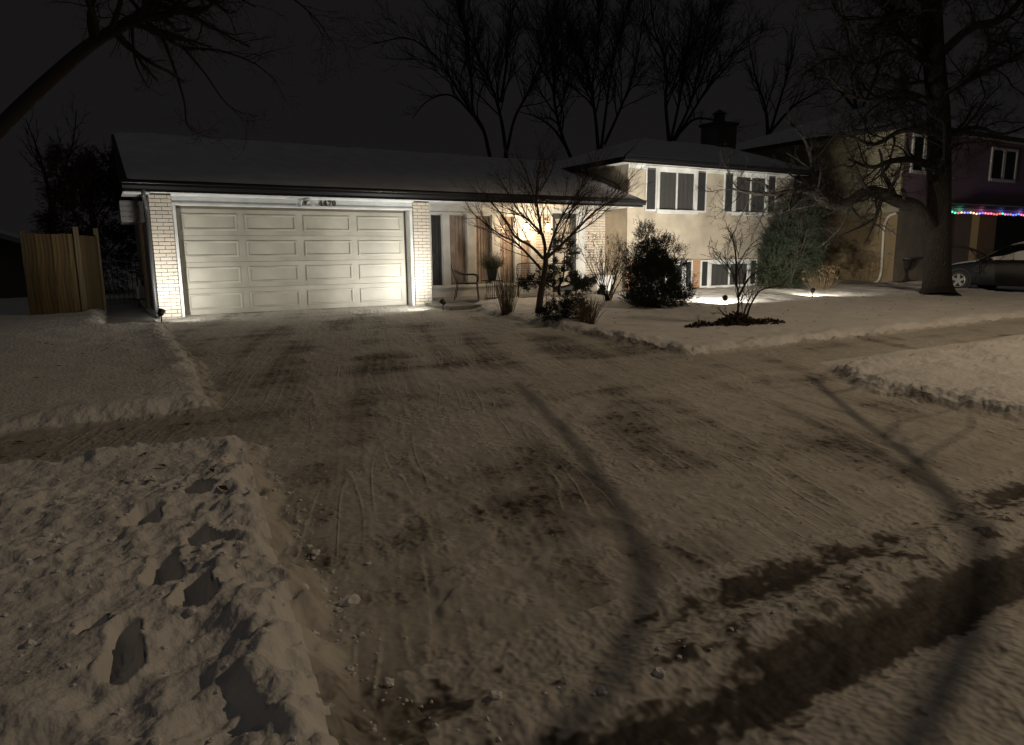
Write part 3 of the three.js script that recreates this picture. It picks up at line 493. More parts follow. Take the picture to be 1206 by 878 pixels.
// ---------------------------------------------------------------- lamps
function spot(parent, pos, target, intensity, color, angle, pen, radius) {
  const l = new THREE.SpotLight(color, intensity, 0, angle, pen, 2); l.position.copy(pos); l.castShadow = true; l.shadow.radius = radius; l.shadow.mapSize.set(1024, 1024); l.name = 'lamp_light';
  l.target.position.copy(target); scene.add(l, l.target); return l;
}
function groundSpot(label, x, z, target, I, y0, color = LED, angle = 1.15, headY = 0.17) {
  const o = thing('landscape_spotlight', label, 'spotlight', [x, y0, z], 0, 'spotlights staked in the snow in front of the house');
  const dir = target.clone().sub(V(x, y0 + headY, z)).normalize(), q = new THREE.Quaternion().setFromUnitVectors(V(0, 1, 0), dir);
  mesh('stake', [cyl(0.012, 0.012, headY + 0.1, 0, -0.1, 0, 8)], M.black, o);
  const hd = mesh('head', new THREE.LatheGeometry([[0.001, -0.075], [0.03, -0.07], [0.05, -0.04], [0.062, 0.03], [0.066, 0.05], [0.058, 0.05], [0.05, 0.022], [0.001, 0.02]].map(a => new THREE.Vector2(...a)), 20), M.black, o);
  hd.position.set(0, headY, 0); hd.quaternion.copy(q);
  const lens = mesh('lamp_lens', new THREE.CylinderGeometry(0.048, 0.048, 0.004, 20).translate(0, 0.03, 0), std(rgb(1, 1, 1), 0.5, { emissive: color, emissiveIntensity: 6 }), hd);
  spot(o, V(x, y0 + headY, z).addScaledVector(dir, 0.062), target, I, color, angle, 1, 2);
  return o;
}
groundSpot('black ground spotlight at the foot of the left garage pillar', -0.5, 1.4, V(0.5, 1.8, 0.0), 11.5, groundY(-0.5, 1.4) - 0.01, LED, 1.48, 0.2);
groundSpot('small ground spotlight in front of the right garage pillar', 5.06, 1.62, V(3.6, 2.15, 0.1), 24, groundY(5.06, 1.62) - 0.01, LED, 1.45, 0.2);
{ const p = onY(854, 357, 0.02); groundSpot('black ground spotlight below the basement window', p.x, p.z, V(14.2, 2.3, 0), 128, groundY(p.x, p.z) - 0.01, rgb(1, 0.93, 0.81), 1.15); }
{ const p = onY(957, 348, 0.02); groundSpot('black ground spotlight nearest the big tree trunk', p.x, p.z, V(22.3, 2.0, -0.4), 32, groundY(p.x, p.z) - 0.01, rgb(1, 0.91, 0.74), 1.05); }
for (const [px, side] of [[620, 'left of the bare front tree stem'], [645, 'next to the entrance door']]) {
  const z = PZ + 0.6, dd = dirOf(px, 268), tt = (z - CAM.z) / dd.z, x = CAM.x + dd.x * tt, y = CAM.y + dd.y * tt;
  const o = thing('porch_lantern', `lit hanging porch lantern ${side}`, 'lantern', [x, y, z], 0, 'lit lanterns under the porch ceiling');
  mesh('rod', cyl(0.006, 0.006, EY - y - 0.13, 0, 0.125, 0, 6), M.charcoal, o);
  mesh('cap', new THREE.CylinderGeometry(0.02, 0.085, 0.05, 4).rotateY(Math.PI / 4).translate(0, 0.125, 0), M.charcoal, o);
  mesh('lamp_glass', rbx(-0.05, 0.05, -0.1, 0.1, -0.05, 0.05, 0.01), std(rgb(1, 0.95, 0.85), 0.4, { emissive: rgb(1, 0.84, 0.58), emissiveIntensity: 4 }), o);
  mesh('base_ring', rbx(-0.06, 0.06, -0.125, -0.102, -0.06, 0.06, 0.005), M.charcoal, o);
  const l = new THREE.PointLight(WARM, 2.5, 0, 2); l.position.set(x, y, z); l.castShadow = true; l.shadow.radius = 3; l.name = 'lantern_light'; scene.add(l);
}
{ // unlit twin floodlight over the garage door
  const o = thing('twin_floodlight', 'unlit twin-head floodlight fixed above the garage door', 'floodlight', [2.5, 2.315, 0.325]);
  mesh('base_plate', new THREE.CylinderGeometry(0.055, 0.06, 0.03, 18).rotateX(Math.PI / 2).translate(0, 0, 0.005), M.metal, o);
  mesh('motion_sensor', new THREE.SphereGeometry(0.035, 14, 10).translate(0, -0.03, 0.06), M.charcoal, o);
  for (const s of [-1, 1]) { mesh('arm', tube(smoothPath([V(0, 0.01, 0.03), V(s * 0.06, 0.025, 0.09), V(s * 0.11, -0.01, 0.12)], 10), 0.012, 8), M.metal, o);
    const h = mesh('lamp_head', new THREE.LatheGeometry([[0.001, 0.05], [0.025, 0.045], [0.03, 0], [0.06, -0.085], [0.054, -0.085], [0.02, 0.01]].map(a => new THREE.Vector2(...a)), 16), M.white, o); h.position.set(s * 0.12, -0.02, 0.13); h.rotation.set(-0.5, 0, s * 0.6); }
}
{ // street lamp out of the frame, whose warm light rakes across the snow from the right
  const o = thing('street_lamp', 'tall street lamp with curved arm beyond the right edge', 'street lamp', [STREET.at.x + 1.6, -0.2, STREET.at.z - 1.0]);
  mesh('pole', cyl(0.11, 0.07, 8.3, 0, -0.3, 0, 14), M.metal, o);
  mesh('arm', tube(smoothPath([V(0, 7.9, 0), V(-0.3, 8.5, 0.2), V(-0.9, 8.75, 0.6), V(-1.4, 8.75, 0.9)], 16), 0.04, 8), M.metal, o);
  mesh('head', rbx(-1.85, -1.2, 8.64, 8.78, 0.86, 1.14, 0.05), M.charcoal, o);
  mesh('lamp_lens', bx(-1.8, -1.4, 8.632, 8.638, 0.9, 1.1), std(rgb(1, 1, 1), 0.5, { emissive: STREET.color, emissiveIntensity: 4 }), o);
  spot(o, V(STREET.at.x, STREET.at.y - 0.0, STREET.at.z), V(11.3, 0, 15.1), STREET.power, STREET.color, 1.245, 0.14, 1.9);
}
// ---------------------------------------------------------------- trees
function grow(b, r, pts, r0, r1, lv, o) {
  const path = lv >= 3 ? [pts[0], pts[2], pts[pts.length - 1]] : smoothPath(pts, lv === 0 ? pts.length * 5 : lv === 1 ? 9 : 5);
  b.path(path, r0, r1, r0 > 0.12 ? 12 : r0 > 0.04 ? 7 : r0 > 0.015 ? 5 : 3);
  if (lv >= o.levels) return;
  let len = 0; for (let i = 1; i < path.length; i++) len += path[i].distanceTo(path[i - 1]);
  const n = Math.round(len * o.density[lv] * (0.8 + 0.4 * r()));
  for (let k = 0; k < n; k++) {
    const t = lerp(o.from[lv] ?? 0.2, 1, (k + r()) / n), i = Math.min(path.length - 2, Math.floor(t * (path.length - 1))), p = path[i].clone().lerp(path[i + 1], t * (path.length - 1) - i);
    const tan = path[i + 1].clone().sub(path[i]).normalize(), side = V(r() - 0.5, r() - 0.5, r() - 0.5).cross(tan).normalize(), ang = lerp(o.spread[0], o.spread[1], r());
    const dir = tan.clone().multiplyScalar(Math.cos(ang)).addScaledVector(side, Math.sin(ang)).addScaledVector(V(0, 1, 0), o.up).normalize();
    let L = len * lerp(o.ratio[0], o.ratio[1], r()) * (1.15 - 0.55 * t); const rr = Math.max(o.min, Math.min(lerp(r0, r1, t) * lerp(0.4, 0.65, r()), (o.thin ?? 1) * L * 0.035));
    if (o.maxLen) L = Math.min(L, o.maxLen[lv] * (0.6 + 0.5 * r()));
    if (L < o.minLen) continue;
    grow(b, r, wander(r, p, dir, L, o), rr, Math.max(o.min * 0.7, rr * 0.35), lv + 1, o);
  }
}
function wander(r, p, dir, L, o, n = 5) { const pts = [p.clone()], d = dir.clone(), q = p.clone(); for (let i = 0; i < n; i++) { d.add(V(r() - 0.5, r() - 0.5 + o.lift * 0.2, r() - 0.5).multiplyScalar(o.wobble)).normalize(); q.addScaledVector(d, L / n); pts.push(q.clone()); } return pts; }
function treeFrom(name, label, group, trunkPts, tr0, tr1, limbs, o, seed, mat = M.darkBark, trunkRf) {
  const r = mb(seed), base = trunkPts[0], t = thing(name, label, 'tree', base.toArray(), 0, group), off = base.clone().negate();
  const tb = new Tubes(); tb.path(smoothPath(trunkPts, 30), tr0, tr1, 16, false, trunkRf); mesh('trunk', tb.geometry().translate(off.x, off.y, off.z), mat, t);
  const cb = new Tubes();
  for (const [pts, r0, r1] of limbs) grow(cb, r, pts, r0, r1, 0, o);
  mesh('branches', cb.geometry().translate(off.x, off.y, off.z), mat, t);
  return t;
}
const px3 = (list, d0, d1) => list.map(([x, y], i) => at(x, y, lerp(d0, d1, i / (list.length - 1))));
{ // the big tree in the lawn between the two houses
  const tp = px3([[1104, 352], [1104, 330], [1105, 270], [1106, 200], [1106, 140], [1101, 80], [1098, 20], [1097, -60], [1095, -150]], 19.3, 19.9);
  tp[0].y = groundY(tp[0].x, tp[0].z) - 0.15;
  const o = { levels: 4, density: [4.6, 8, 11, 9], from: [0.12, 0.12, 0.15, 0.15], spread: [0.5, 1.25], up: 0.05, ratio: [0.25, 0.6], min: 0.004, minLen: 0.07, wobble: 0.8, lift: 0.1, thin: 0.55, maxLen: [1.5, 0.9, 0.5, 0.25] };
  const L = [
    [px3([[1095, 268], [1079, 244], [1057, 237], [1039, 228], [1020, 226], [1002, 237], [980, 242], [966, 235], [955, 226], [933, 226], [907, 229], [878, 226], [860, 222]], 19.3, 17.2), 0.2, 0.02],
    [px3([[966, 235], [958, 200], [948, 165], [925, 140]], 18.3, 18), 0.07, 0.015], [px3([[1039, 232], [1030, 262], [1020, 284]], 18.9, 18.6), 0.06, 0.02], [px3([[1030, 258], [1008, 270], [988, 278]], 18.8, 18.2), 0.04, 0.012],
    [px3([[1118, 290], [1142, 293], [1163, 302], [1175, 310], [1195, 306]], 19.2, 18.3), 0.045, 0.012], [px3([[1098, 196], [1075, 188], [1050, 190], [1028, 197], [1000, 188]], 19.4, 18.2), 0.12, 0.03],
    [px3([[1092, 26], [1062, 18], [1037, 22], [996, 24], [984, 13], [980, -20]], 19.5, 18), 0.11, 0.04], [px3([[996, 24], [1005, 42], [1014, 55], [1032, 50]], 18.3, 18.2), 0.05, 0.015],
    [px3([[1098, 120], [1060, 108], [1020, 118], [985, 100], [960, 60]], 19.5, 18.6), 0.09, 0.02], [px3([[1098, 150], [1060, 155], [1030, 170], [1000, 160], [960, 158]], 19.5, 20.5), 0.09, 0.02],
    [px3([[1108, 64], [1144, 33], [1179, 23], [1200, 3], [1220, -30]], 19.5, 19.5), 0.13, 0.06], [px3([[1112, 110], [1150, 90], [1190, 70], [1240, 40]], 19.5, 20), 0.09, 0.03], [px3([[1112, 160], [1150, 150], [1180, 158], [1230, 140]], 19.5, 18.8), 0.07, 0.02],
    [px3([[1100, 80], [1060, 60], [1020, 75], [975, 70], [945, 90]], 19.5, 20), 0.07, 0.02], [px3([[1100, -20], [1050, -40], [1000, -60]], 19.7, 20), 0.1, 0.04], [px3([[1100, 0], [1140, -30], [1180, -70]], 19.7, 19.5), 0.1, 0.04]];
  { const q = mb(77), up = smoothPath(tp, 60); for (let k = 0; k < 16; k++) { const p = up[24 + Math.floor(k * 1.9)], a = q() * 6.283, d = V(Math.cos(a), 0.15 + 0.5 * q(), Math.sin(a)).normalize(); L.push([wander(q, p, d, 2.2 + 2 * q(), o, 6), 0.05 + 0.02 * q(), 0.012]); } }
  treeFrom('lawn_tree', 'big bare tree with thick trunk and crooked low limb near the parked car', undefined, tp, 0.5, 0.25, L, o, 101, M.bark, s => 0.34 + 0.24 * Math.exp(-s * 26) + 0.05 * Math.exp(-s * 6) - 0.1 * s);
}
{ // tree left of the drive, its trunk beyond the left edge of the picture
  const bs = V(-5.2, groundY(-5.2, 7.4) - 0.1, 7.4), o = { levels: 4, density: [5, 10, 14, 14], from: [0.62, 0.12, 0.15, 0.15], spread: [0.4, 1.2], up: -0.1, ratio: [0.3, 0.65], min: 0.0015, minLen: 0.04, wobble: 0.8, lift: 0.0, thin: 0.5, maxLen: [0.9, 0.45, 0.22, 0.1] };
  const L = [[[V(-5.1, 0.6, 7.3), V(-4, 1.2, 7.05), ...px3([[-60, 215], [0, 150], [60, 92], [110, 50], [165, 18], [185, 0], [215, -30]], 6.6, 7)], 0.09, 0.04], [px3([[150, 24], [200, 15], [240, 12], [260, -10]], 6.9, 7.2), 0.036, 0.018],
    [px3([[165, 18], [190, 40], [215, 55], [260, 60], [300, 75], [325, 95]], 6.9, 8), 0.03, 0.005], [px3([[190, 40], [205, 80], [217, 120], [222, 150], [245, 162]], 7.1, 7.8), 0.02, 0.004], [px3([[155, 30], [160, 75], [175, 105]], 6.9, 7.3), 0.018, 0.004], [px3([[215, 55], [240, 85], [270, 125], [300, 138]], 7.2, 8), 0.016, 0.004],
    [px3([[255, 0], [275, -20], [330, -10], [370, 20], [395, 55]], 7.2, 8), 0.02, 0.004], [[V(-5.2, 2.2, 7.4), V(-5.6, 4, 7.6), V(-6, 6.5, 7.2)], 0.2, 0.1]];
  treeFrom('overhanging_tree', 'bare tree whose dark limb reaches over the garage roof at upper left', undefined, [bs, V(-5.2, 0.8, 7.4), V(-5.2, 2.4, 7.4), V(-5.1, 6, 7.5)], 0.34, 0.2, L, o, 102);
}
{ // roadside tree out of the frame to the right: its limbs throw the long soft shadows on the drive
  const b = V(6.0, -0.45, 18.6), o = { levels: 2, density: [0.9, 1.4], from: [0.55, 0.3], spread: [0.3, 0.8], up: -0.05, ratio: [0.12, 0.25], min: 0.005, minLen: 0.15, wobble: 0.6, lift: 0, thin: 0.5 };
  const L = [[[V(6.05, 6.6, 18.4), V(6.8, 6.9, 16.9), V(7.35, 5.9, 15.7), V(7.74, 4.6, 14.9), V(8.08, 4.45, 14.4), V(8.43, 4.4, 13.9), V(8.9, 4.3, 13.2)], 0.014, 0.013], [[V(7.45, 5.6, 15.5), V(7.95, 4.8, 14.9), V(8.3, 4.7, 14.4), V(8.6, 4.8, 13.9)], 0.013, 0.008], [[V(6.05, 6.3, 18.4), V(6.3, 6.7, 17), V(6.6, 5.8, 15.7), V(6.87, 4.6, 14.75), V(7.13, 4.45, 13.95), V(7.37, 4.45, 13.29), V(7.62, 4.5, 12.7)], 0.016, 0.011], [[V(6.0, 6.4, 18.6), V(5.6, 7.6, 19.2), V(5.2, 8.8, 19.8)], 0.06, 0.02]];
  treeFrom('roadside_tree', 'bare roadside tree behind the viewpoint whose drooping limbs shadow the drive', undefined, [b, V(6.0, 0.8, 18.6), V(6.05, 3.5, 18.5), V(6.0, 6.8, 18.5)], 0.13, 0.06, L, o, 103);
}
{ // a row of tall bare trees behind the houses, each with its own stems
  const o = { levels: 4, density: [3.2, 4.4, 5.2, 4.6], from: [0.2, 0.2, 0.2, 0.2], spread: [0.3, 0.85], up: 0.2, ratio: [0.22, 0.48], min: 0.008, minLen: 0.25, wobble: 0.6, lift: 0.3, thin: 0.5 };
  const T = [
    ['leftmost of the tall bare trees behind the low roof', 34, [577, 196], [[[577, 185], [568, 150], [553, 128], [535, 100], [515, 68], [480, 45], [440, 52]], [[570, 155], [556, 135], [530, 112], [505, 118], [485, 140]], [[556, 130], [555, 90], [550, 50], [540, 0], [530, -60]]]],
    ['bare tree with a wide fork rising behind the middle of the low roof', 36, [596, 196], [[[596, 180], [590, 140], [580, 105], [560, 60], [540, 10], [530, -40]], [[597, 178], [606, 140], [620, 112], [640, 70], [655, 40], [672, 0], [690, -50]], [[590, 120], [597, 70], [600, 20], [605, -40]]]],
    ['slender leaning bare tree rising just left of the upper roof', 40, [674, 200], [[[674, 190], [662, 160], [652, 110], [655, 60], [645, 10], [650, -40]], [[668, 175], [650, 150], [630, 137], [612, 132]], [[655, 110], [640, 85], [622, 60]]]],
    ['many-stemmed bare tree rising behind the left end of the upper roof', 38, [706, 190], [[[705, 180], [700, 130], [690, 80], [668, 30], [660, -20]], [[708, 175], [715, 120], [722, 70], [738, 20], [745, -40]], [[712, 170], [730, 130], [745, 90], [755, 40], [762, -20]], [[704, 165], [698, 100], [705, 40], [700, -30]]]],
    ['vase-shaped bare tree rising behind the ridge of the upper roof', 36, [791, 178], [[[788, 168], [784, 120], [785, 80], [770, 30], [765, -30]], [[790, 166], [800, 120], [808, 70], [815, 20], [812, -40]], [[793, 165], [812, 125], [825, 70], [835, 20], [845, -40]], [[795, 165], [820, 125], [845, 85], [875, 50], [900, 30]], [[797, 160], [820, 140], [850, 145], [862, 155]]]],
    ['twiggy bare tree behind the chimney and the neighbouring roof', 44, [905, 175], [[[905, 165], [902, 130], [890, 90], [880, 40]], [[906, 160], [918, 120], [930, 80], [940, 30]], [[908, 155], [935, 125], [960, 110], [985, 90]]]],
    ['dense bare tree behind the neighbouring roof left of the trunk', 46, [1010, 150], [[[1010, 140], [1005, 100], [1000, 50], [990, 0]], [[1012, 135], [1030, 95], [1040, 50], [1050, 0]], [[1008, 130], [985, 100], [965, 70], [950, 30]]]],
    ['faint bare tree far behind the left fence', 30, [60, 262], [[[60, 250], [55, 215], [45, 180], [30, 140]], [[62, 245], [72, 210], [85, 170], [90, 130]]]]];
  T.forEach(([label, d, base, stems], i) => {
    const top = at(stems[0][0][0], stems[0][0][1], d), b = at(base[0], base[1], d), root = V(b.x, -0.3, b.z), k = d / 36;
    treeFrom('background_tree', label, 'tall bare trees behind the houses', [root, V(b.x, lerp(-0.3, b.y, 0.5), b.z), b, top], 0.2 * k, 0.12 * k, stems.map((s, j) => [s.map(([x, y], q) => at(x, y, d + (j - 1) * 1.2 * q / s.length)), (j === 0 ? 0.1 : 0.08) * k, 0.014]), i === 6 ? { ...o, density: [1.9, 2.4, 2.6, 2.4] } : o, 110 + i);
  });
}
function leafShoots(b, r, n, sample, shootLen, leaves, leafLen, leafWid, upBias) {
  for (let k = 0; k < n; k++) {
    const [p, out] = sample(r), dir = out.clone().addScaledVector(V(0, 1, 0), upBias).add(V(r() - 0.5, r() - 0.5, r() - 0.5)).normalize(), L = shootLen * (0.6 + 0.8 * r());
    for (let j = 0; j < leaves; j++) {
      const c = p.clone().addScaledVector(dir, L * j / leaves), s = V(r() - 0.5, r() - 0.5, r() - 0.5).cross(dir).normalize(), ld = dir.clone().multiplyScalar(0.7).addScaledVector(s, 0.9).normalize(), sd = V(r() - 0.5, r() - 0.5, r() - 0.5).cross(ld).normalize();
      b.leaf(c, ld, sd, leafLen * (0.7 + 0.6 * r()), leafWid);
    }
  }
}
const lobes = L => r => { let t = 0; for (const l of L) t += l[6] ?? 1; let q = r() * t, l = L[0]; for (l of L) { q -= l[6] ?? 1; if (q < 0) break; } const v = V(r() * 2 - 1, r() * 2 - 1, r() * 2 - 1); while (v.length() > 1) v.set(r() * 2 - 1, r() * 2 - 1, r() * 2 - 1); const m = Math.pow(v.length(), 0.45); v.normalize(); return [V(l[0] + v.x * m * l[3], Math.max(0.04, l[1] + v.y * m * l[4]), l[2] + v.z * m * l[5]), v]; };
function clumps(L, n, rad, seed) { // the same volume, but gathered in tufts with gaps between them
  const r = mb(seed), pick = lobes(L), C = Array.from({ length: n }, () => { const [p, v] = pick(r); return [p, v, rad * (0.55 + 0.9 * r())]; });
  return q => { const [c, v, s] = C[Math.floor(q() * n)], o = V(q() + q() - 1, q() + q() - 1, q() + q() - 1); return [c.clone().addScaledVector(o, s).max(V(-9, 0.03, -9)), v.clone().addScaledVector(o, 0.6)]; };
}
function shrub(name, label, cat, px, py, seed, mat, fill, stems, group) {
  const r = mb(seed), g = onY(px, py, -0.02), y = groundY(g.x, g.z); g.y = y - 0.02;
  const o = thing(name, label, cat, g.toArray(), 0, group), b = new Tubes(), s = new Tubes();
  if (stems) { stems(s, r); mesh('stems', s.geometry(), M.twig, o); }
  if (fill) { fill(b, r); mesh('foliage', b.geometry(), mat, o, 'stuff'); }
  return o;
}
const fan = (n, h, w, r0, o) => (s, r) => { for (let k = 0; k < n; k++) { const a = r() * 6.283, lean = Math.sqrt(r()) * w, d = V(Math.cos(a) * lean, h, Math.sin(a) * lean).normalize(); grow(s, r, wander(r, V((r() - 0.5) * 0.12, -0.05, (r() - 0.5) * 0.12), d, Math.hypot(h, lean) * (0.75 + 0.35 * r()), o), r0 * (0.7 + 0.5 * r()), r0 * 0.3, 1, o); } };
const twigO = { levels: 3, density: [4, 4, 5], from: [0.2, 0.3, 0.2], spread: [0.3, 0.8], up: 0.15, ratio: [0.25, 0.5], min: 0.003, minLen: 0.06, wobble: 0.3, lift: 0.2 };
shrub('yew_bush', 'dense dark green bush in front of the upper house corner', 'bush', 768, 362, 201, M.yew, (b, r) => leafShoots(b, r, 4200, clumps([[0, 0.7, 0, 0.62, 0.6, 0.5, 4], [-0.25, 1.45, 0, 0.22, 0.5, 0.25, 1.4], [-0.02, 1.3, 0.1, 0.2, 0.5, 0.25, 1.2], [0.24, 1.25, 0, 0.17, 0.42, 0.2, 0.9], [0.47, 1.1, 0.1, 0.16, 0.42, 0.2, 0.8], [0.66, 0.85, 0, 0.15, 0.38, 0.2, 0.6], [-0.52, 0.95, 0, 0.16, 0.5, 0.2, 0.7], [0.75, 0.45, 0.1, 0.15, 0.3, 0.3, 0.5], [0.05, 0.25, 0.15, 0.85, 0.26, 0.55, 2.2]], 150, 0.15, 7), 0.14, 12, 0.034, 0.012, 1.0) || leafShoots(b, r, 2200, lobes([[0, 0.55, 0, 0.62, 0.5, 0.45, 3], [-0.12, 1.1, 0, 0.32, 0.5, 0.3, 2], [0.05, 0.22, 0.1, 0.72, 0.22, 0.5, 2]]), 0.14, 12, 0.036, 0.014, 0.8), fan(14, 1.5, 0.7, 0.016, twigO)).scale.set(1.03, 0.91, 1);
shrub('juniper', 'broad green juniper beside the second basement window', 'bush', 928, 342, 202, M.juniper, (b, r) => leafShoots(b, r, 10500, clumps([[0.0, 0.9, 0, 0.95, 0.85, 0.7, 5], [0.25, 1.8, 0, 0.7, 0.65, 0.5, 3.5], [-0.85, 0.7, 0.1, 0.5, 0.55, 0.5, 2], [0.65, 2.2, -0.1, 0.4, 0.35, 0.4, 1.2], [0.85, 1.5, 0, 0.38, 0.6, 0.4, 1.2], [-0.1, 2.25, 0, 0.4, 0.35, 0.35, 1], [-0.5, 1.35, 0, 0.3, 0.4, 0.3, 0.8]], 230, 0.19, 8), 0.22, 13, 0.04, 0.014, 0.6), fan(12, 2.0, 0.8, 0.03, twigO));
shrub('leggy_shrub', 'leggy half-bare shrub fanning out between the brick entry and dark bush', 'shrub', 716, 356, 203, M.yew, (b, r) => leafShoots(b, r, 260, lobes([[-0.1, 1.25, 0, 0.62, 0.35, 0.4], [0.35, 0.9, 0, 0.35, 0.5, 0.4]]), 0.12, 5, 0.04, 0.015, 0.4), fan(22, 1.45, 0.75, 0.013, { ...twigO, density: [5, 5, 5] }));
shrub('layered_conifer', 'dark layered dwarf conifer behind the bare front tree', 'shrub', 656, 352, 204, M.yew, (b, r) => leafShoots(b, r, 1900, clumps([[0.25, 1.15, 0, 0.34, 0.42, 0.3, 2.2], [-0.2, 0.68, 0, 0.75, 0.16, 0.4, 2], [-0.55, 0.45, 0.1, 0.6, 0.14, 0.4, 1.3], [0.35, 0.42, 0.1, 0.75, 0.16, 0.4, 1.8], [0.8, 0.5, 0, 0.4, 0.12, 0.3, 0.9], [0.75, 0.22, 0.2, 0.6, 0.14, 0.4, 0.9], [0.95, 0.32, 0.3, 0.3, 0.1, 0.2, 0.5]], 70, 0.1, 9), 0.1, 12, 0.04, 0.018, 0.2), (s, r) => { const o = { ...twigO, levels: 2 }; grow(s, r, [V(0.15, -0.05, 0), V(0.05, 0.25, 0), V(0.2, 0.6, 0), V(0.25, 1.3, 0)], 0.05, 0.012, 0, o); grow(s, r, [V(0.1, 0.2, 0), V(-0.3, 0.4, 0), V(-0.8, 0.62, 0)], 0.03, 0.008, 0, o); grow(s, r, [V(0.15, 0.3, 0), V(0.5, 0.4, 0.1), V(1.0, 0.5, 0.1)], 0.03, 0.008, 0, o); });
shrub('mugo_pine', 'low dark mounded pine at the snowy bed edge', 'shrub', 664, 377, 205, M.mugo, (b, r) => leafShoots(b, r, 420, lobes([[0, 0.12, 0, 0.4, 0.2, 0.25], [-0.25, 0.1, 0, 0.25, 0.14, 0.2], [0.25, 0.16, 0, 0.22, 0.16, 0.2]]), 0.13, 14, 0.06, 0.01, 0.7), null);
function grassTuft(label, px, py, seed, h, w, n, mat = M.straw) {
  shrub('grass_tuft', label, 'grass tuft', px, py, seed, mat, (b, r) => { for (let k = 0; k < n; k++) { const a = r() * 6.283, q = Math.sqrt(r()), p = V(Math.cos(a) * q * w * 0.4, -0.03, Math.sin(a) * q * w * 0.4), L = h * (0.55 + 0.55 * r()), tip = p.clone().add(V(Math.cos(a) * w * q * (0.3 + r()), L, Math.sin(a) * w * q * (0.3 + r()))), mid = p.clone().lerp(tip, 0.55).add(V((r() - 0.5) * 0.06, L * 0.1, (r() - 0.5) * 0.06)); b.path([p, mid, tip], 0.0026, 0.0012, 3); } }, null, 'dry ornamental grasses in the garden');
}
grassTuft('tall dry grass tuft left of the bare front tree', 597, 370, 211, 0.98, 0.26, 240);
grassTuft('short dry grass tuft at the bed edge right of the low pine', 692, 379, 212, 0.5, 0.26, 220);
shrub('hydrangea', 'pale dry twiggy shrub at the foot of the juniper', 'shrub', 968, 342, 213, M.straw, (b, r) => { for (let k = 0; k < 70; k++) { const a = r() * 6.28, q = r(); const c = V(Math.cos(a) * q * 0.75, 0.25 + 0.45 * r(), Math.sin(a) * q * 0.4); for (let j = 0; j < 8; j++) b.leaf(c, V(r() - 0.5, r() - 0.3, r() - 0.5).normalize(), V(r() - 0.5, r() - 0.5, r() - 0.5).normalize(), 0.06, 0.03); } for (let k = 0; k < 110; k++) { const a = r() * 6.28, q = Math.sqrt(r()), f = 0.45 + 0.7 * r(); b.path([V(Math.cos(a) * q * 0.35, -0.03, Math.sin(a) * q * 0.2), V(Math.cos(a) * q * 0.6 + 0.1 * (r() - 0.5), 0.3 * f, Math.sin(a) * q * 0.4), V(Math.cos(a) * q * (0.75 + 0.35 * r()) + 0.2 * (r() - 0.5), 0.75 * f, Math.sin(a) * q * 0.5)], 0.004, 0.0015, 3); } }, null);
shrub('small_bare_shrub', 'small bare shrub in a leafy mound on the snowy lawn', 'shrub', 868, 377, 214, M.brownLeaf, (b, r) => { for (let k = 0; k < 1500; k++) { const l = r() < 0.6 ? [0, 0.0, 0, 0.5, 0.17, 0.3] : r() < 0.5 ? [-0.75, -0.02, -0.1, 0.35, 0.07, 0.2] : [0.6, -0.03, 0.15, 0.45, 0.09, 0.25], a = r() * 6.28, q = Math.sqrt(r()); b.leaf(V(l[0] + Math.cos(a) * q * l[3], l[1] + l[4] * (1 - q) * (0.5 + r()), l[2] + Math.sin(a) * q * l[5]), V(r() - 0.5, r() * 0.6, r() - 0.5).normalize(), V(r() - 0.5, r() - 0.5, r() - 0.5).normalize(), 0.075, 0.045); } },
  (s, r) => { const o = { ...twigO, density: [8, 9, 10], levels: 3, wobble: 0.5, min: 0.0045, thin: 0.5, minLen: 0.05, ratio: [0.35, 0.65] }; for (const q of [[V(0, -0.05, 0), V(0.02, 0.3, 0), V(-0.02, 0.65, 0), V(-0.25, 0.95, 0.05), V(-0.5, 1.2, 0)], [V(0.01, 0.5, 0), V(0.3, 0.85, 0), V(0.55, 1.0, 0.1)], [V(0.2, -0.05, 0), V(0.35, 0.35, 0), V(0.6, 0.6, 0), V(0.9, 0.65, 0)], [V(0.1, -0.05, 0), V(0.22, 0.3, 0), V(0.3, 0.55, 0.05)], [V(-0.1, 0, 0), V(-0.3, 0.18, 0), V(-0.5, 0.32, 0)], [V(-0.05, 0.7, 0), V(-0.1, 1.2, 0), V(-0.22, 1.6, 0)]]) grow(s, r, q, 0.024, 0.006, 0, o); });
{ // a few dead leaves blown over the snow
  const r = mb(215), b = new Tubes(); for (let k = 0; k < 150; k++) { const lawn = k < 100, x = lawn ? 6.5 + r() * 12 : -4 + r() * 3.2, z = lawn ? 3.2 + r() * 5 : 3 + r() * 9.5, a = r() * 6.283; b.leaf(V(x, groundY(x, z) + 0.008, z), V(Math.cos(a), 0.25 * r(), Math.sin(a)), V(-Math.sin(a), 0.3 * (r() - 0.3), Math.cos(a)), 0.05 + 0.04 * r(), 0.03 + 0.02 * r()); }
  const m = mesh('fallen_leaves', b.geometry(), M.brownLeaf); m.userData.kind = 'stuff'; tag(m, 'dead brown leaves scattered over the snowy lawns', 'leaves');
}
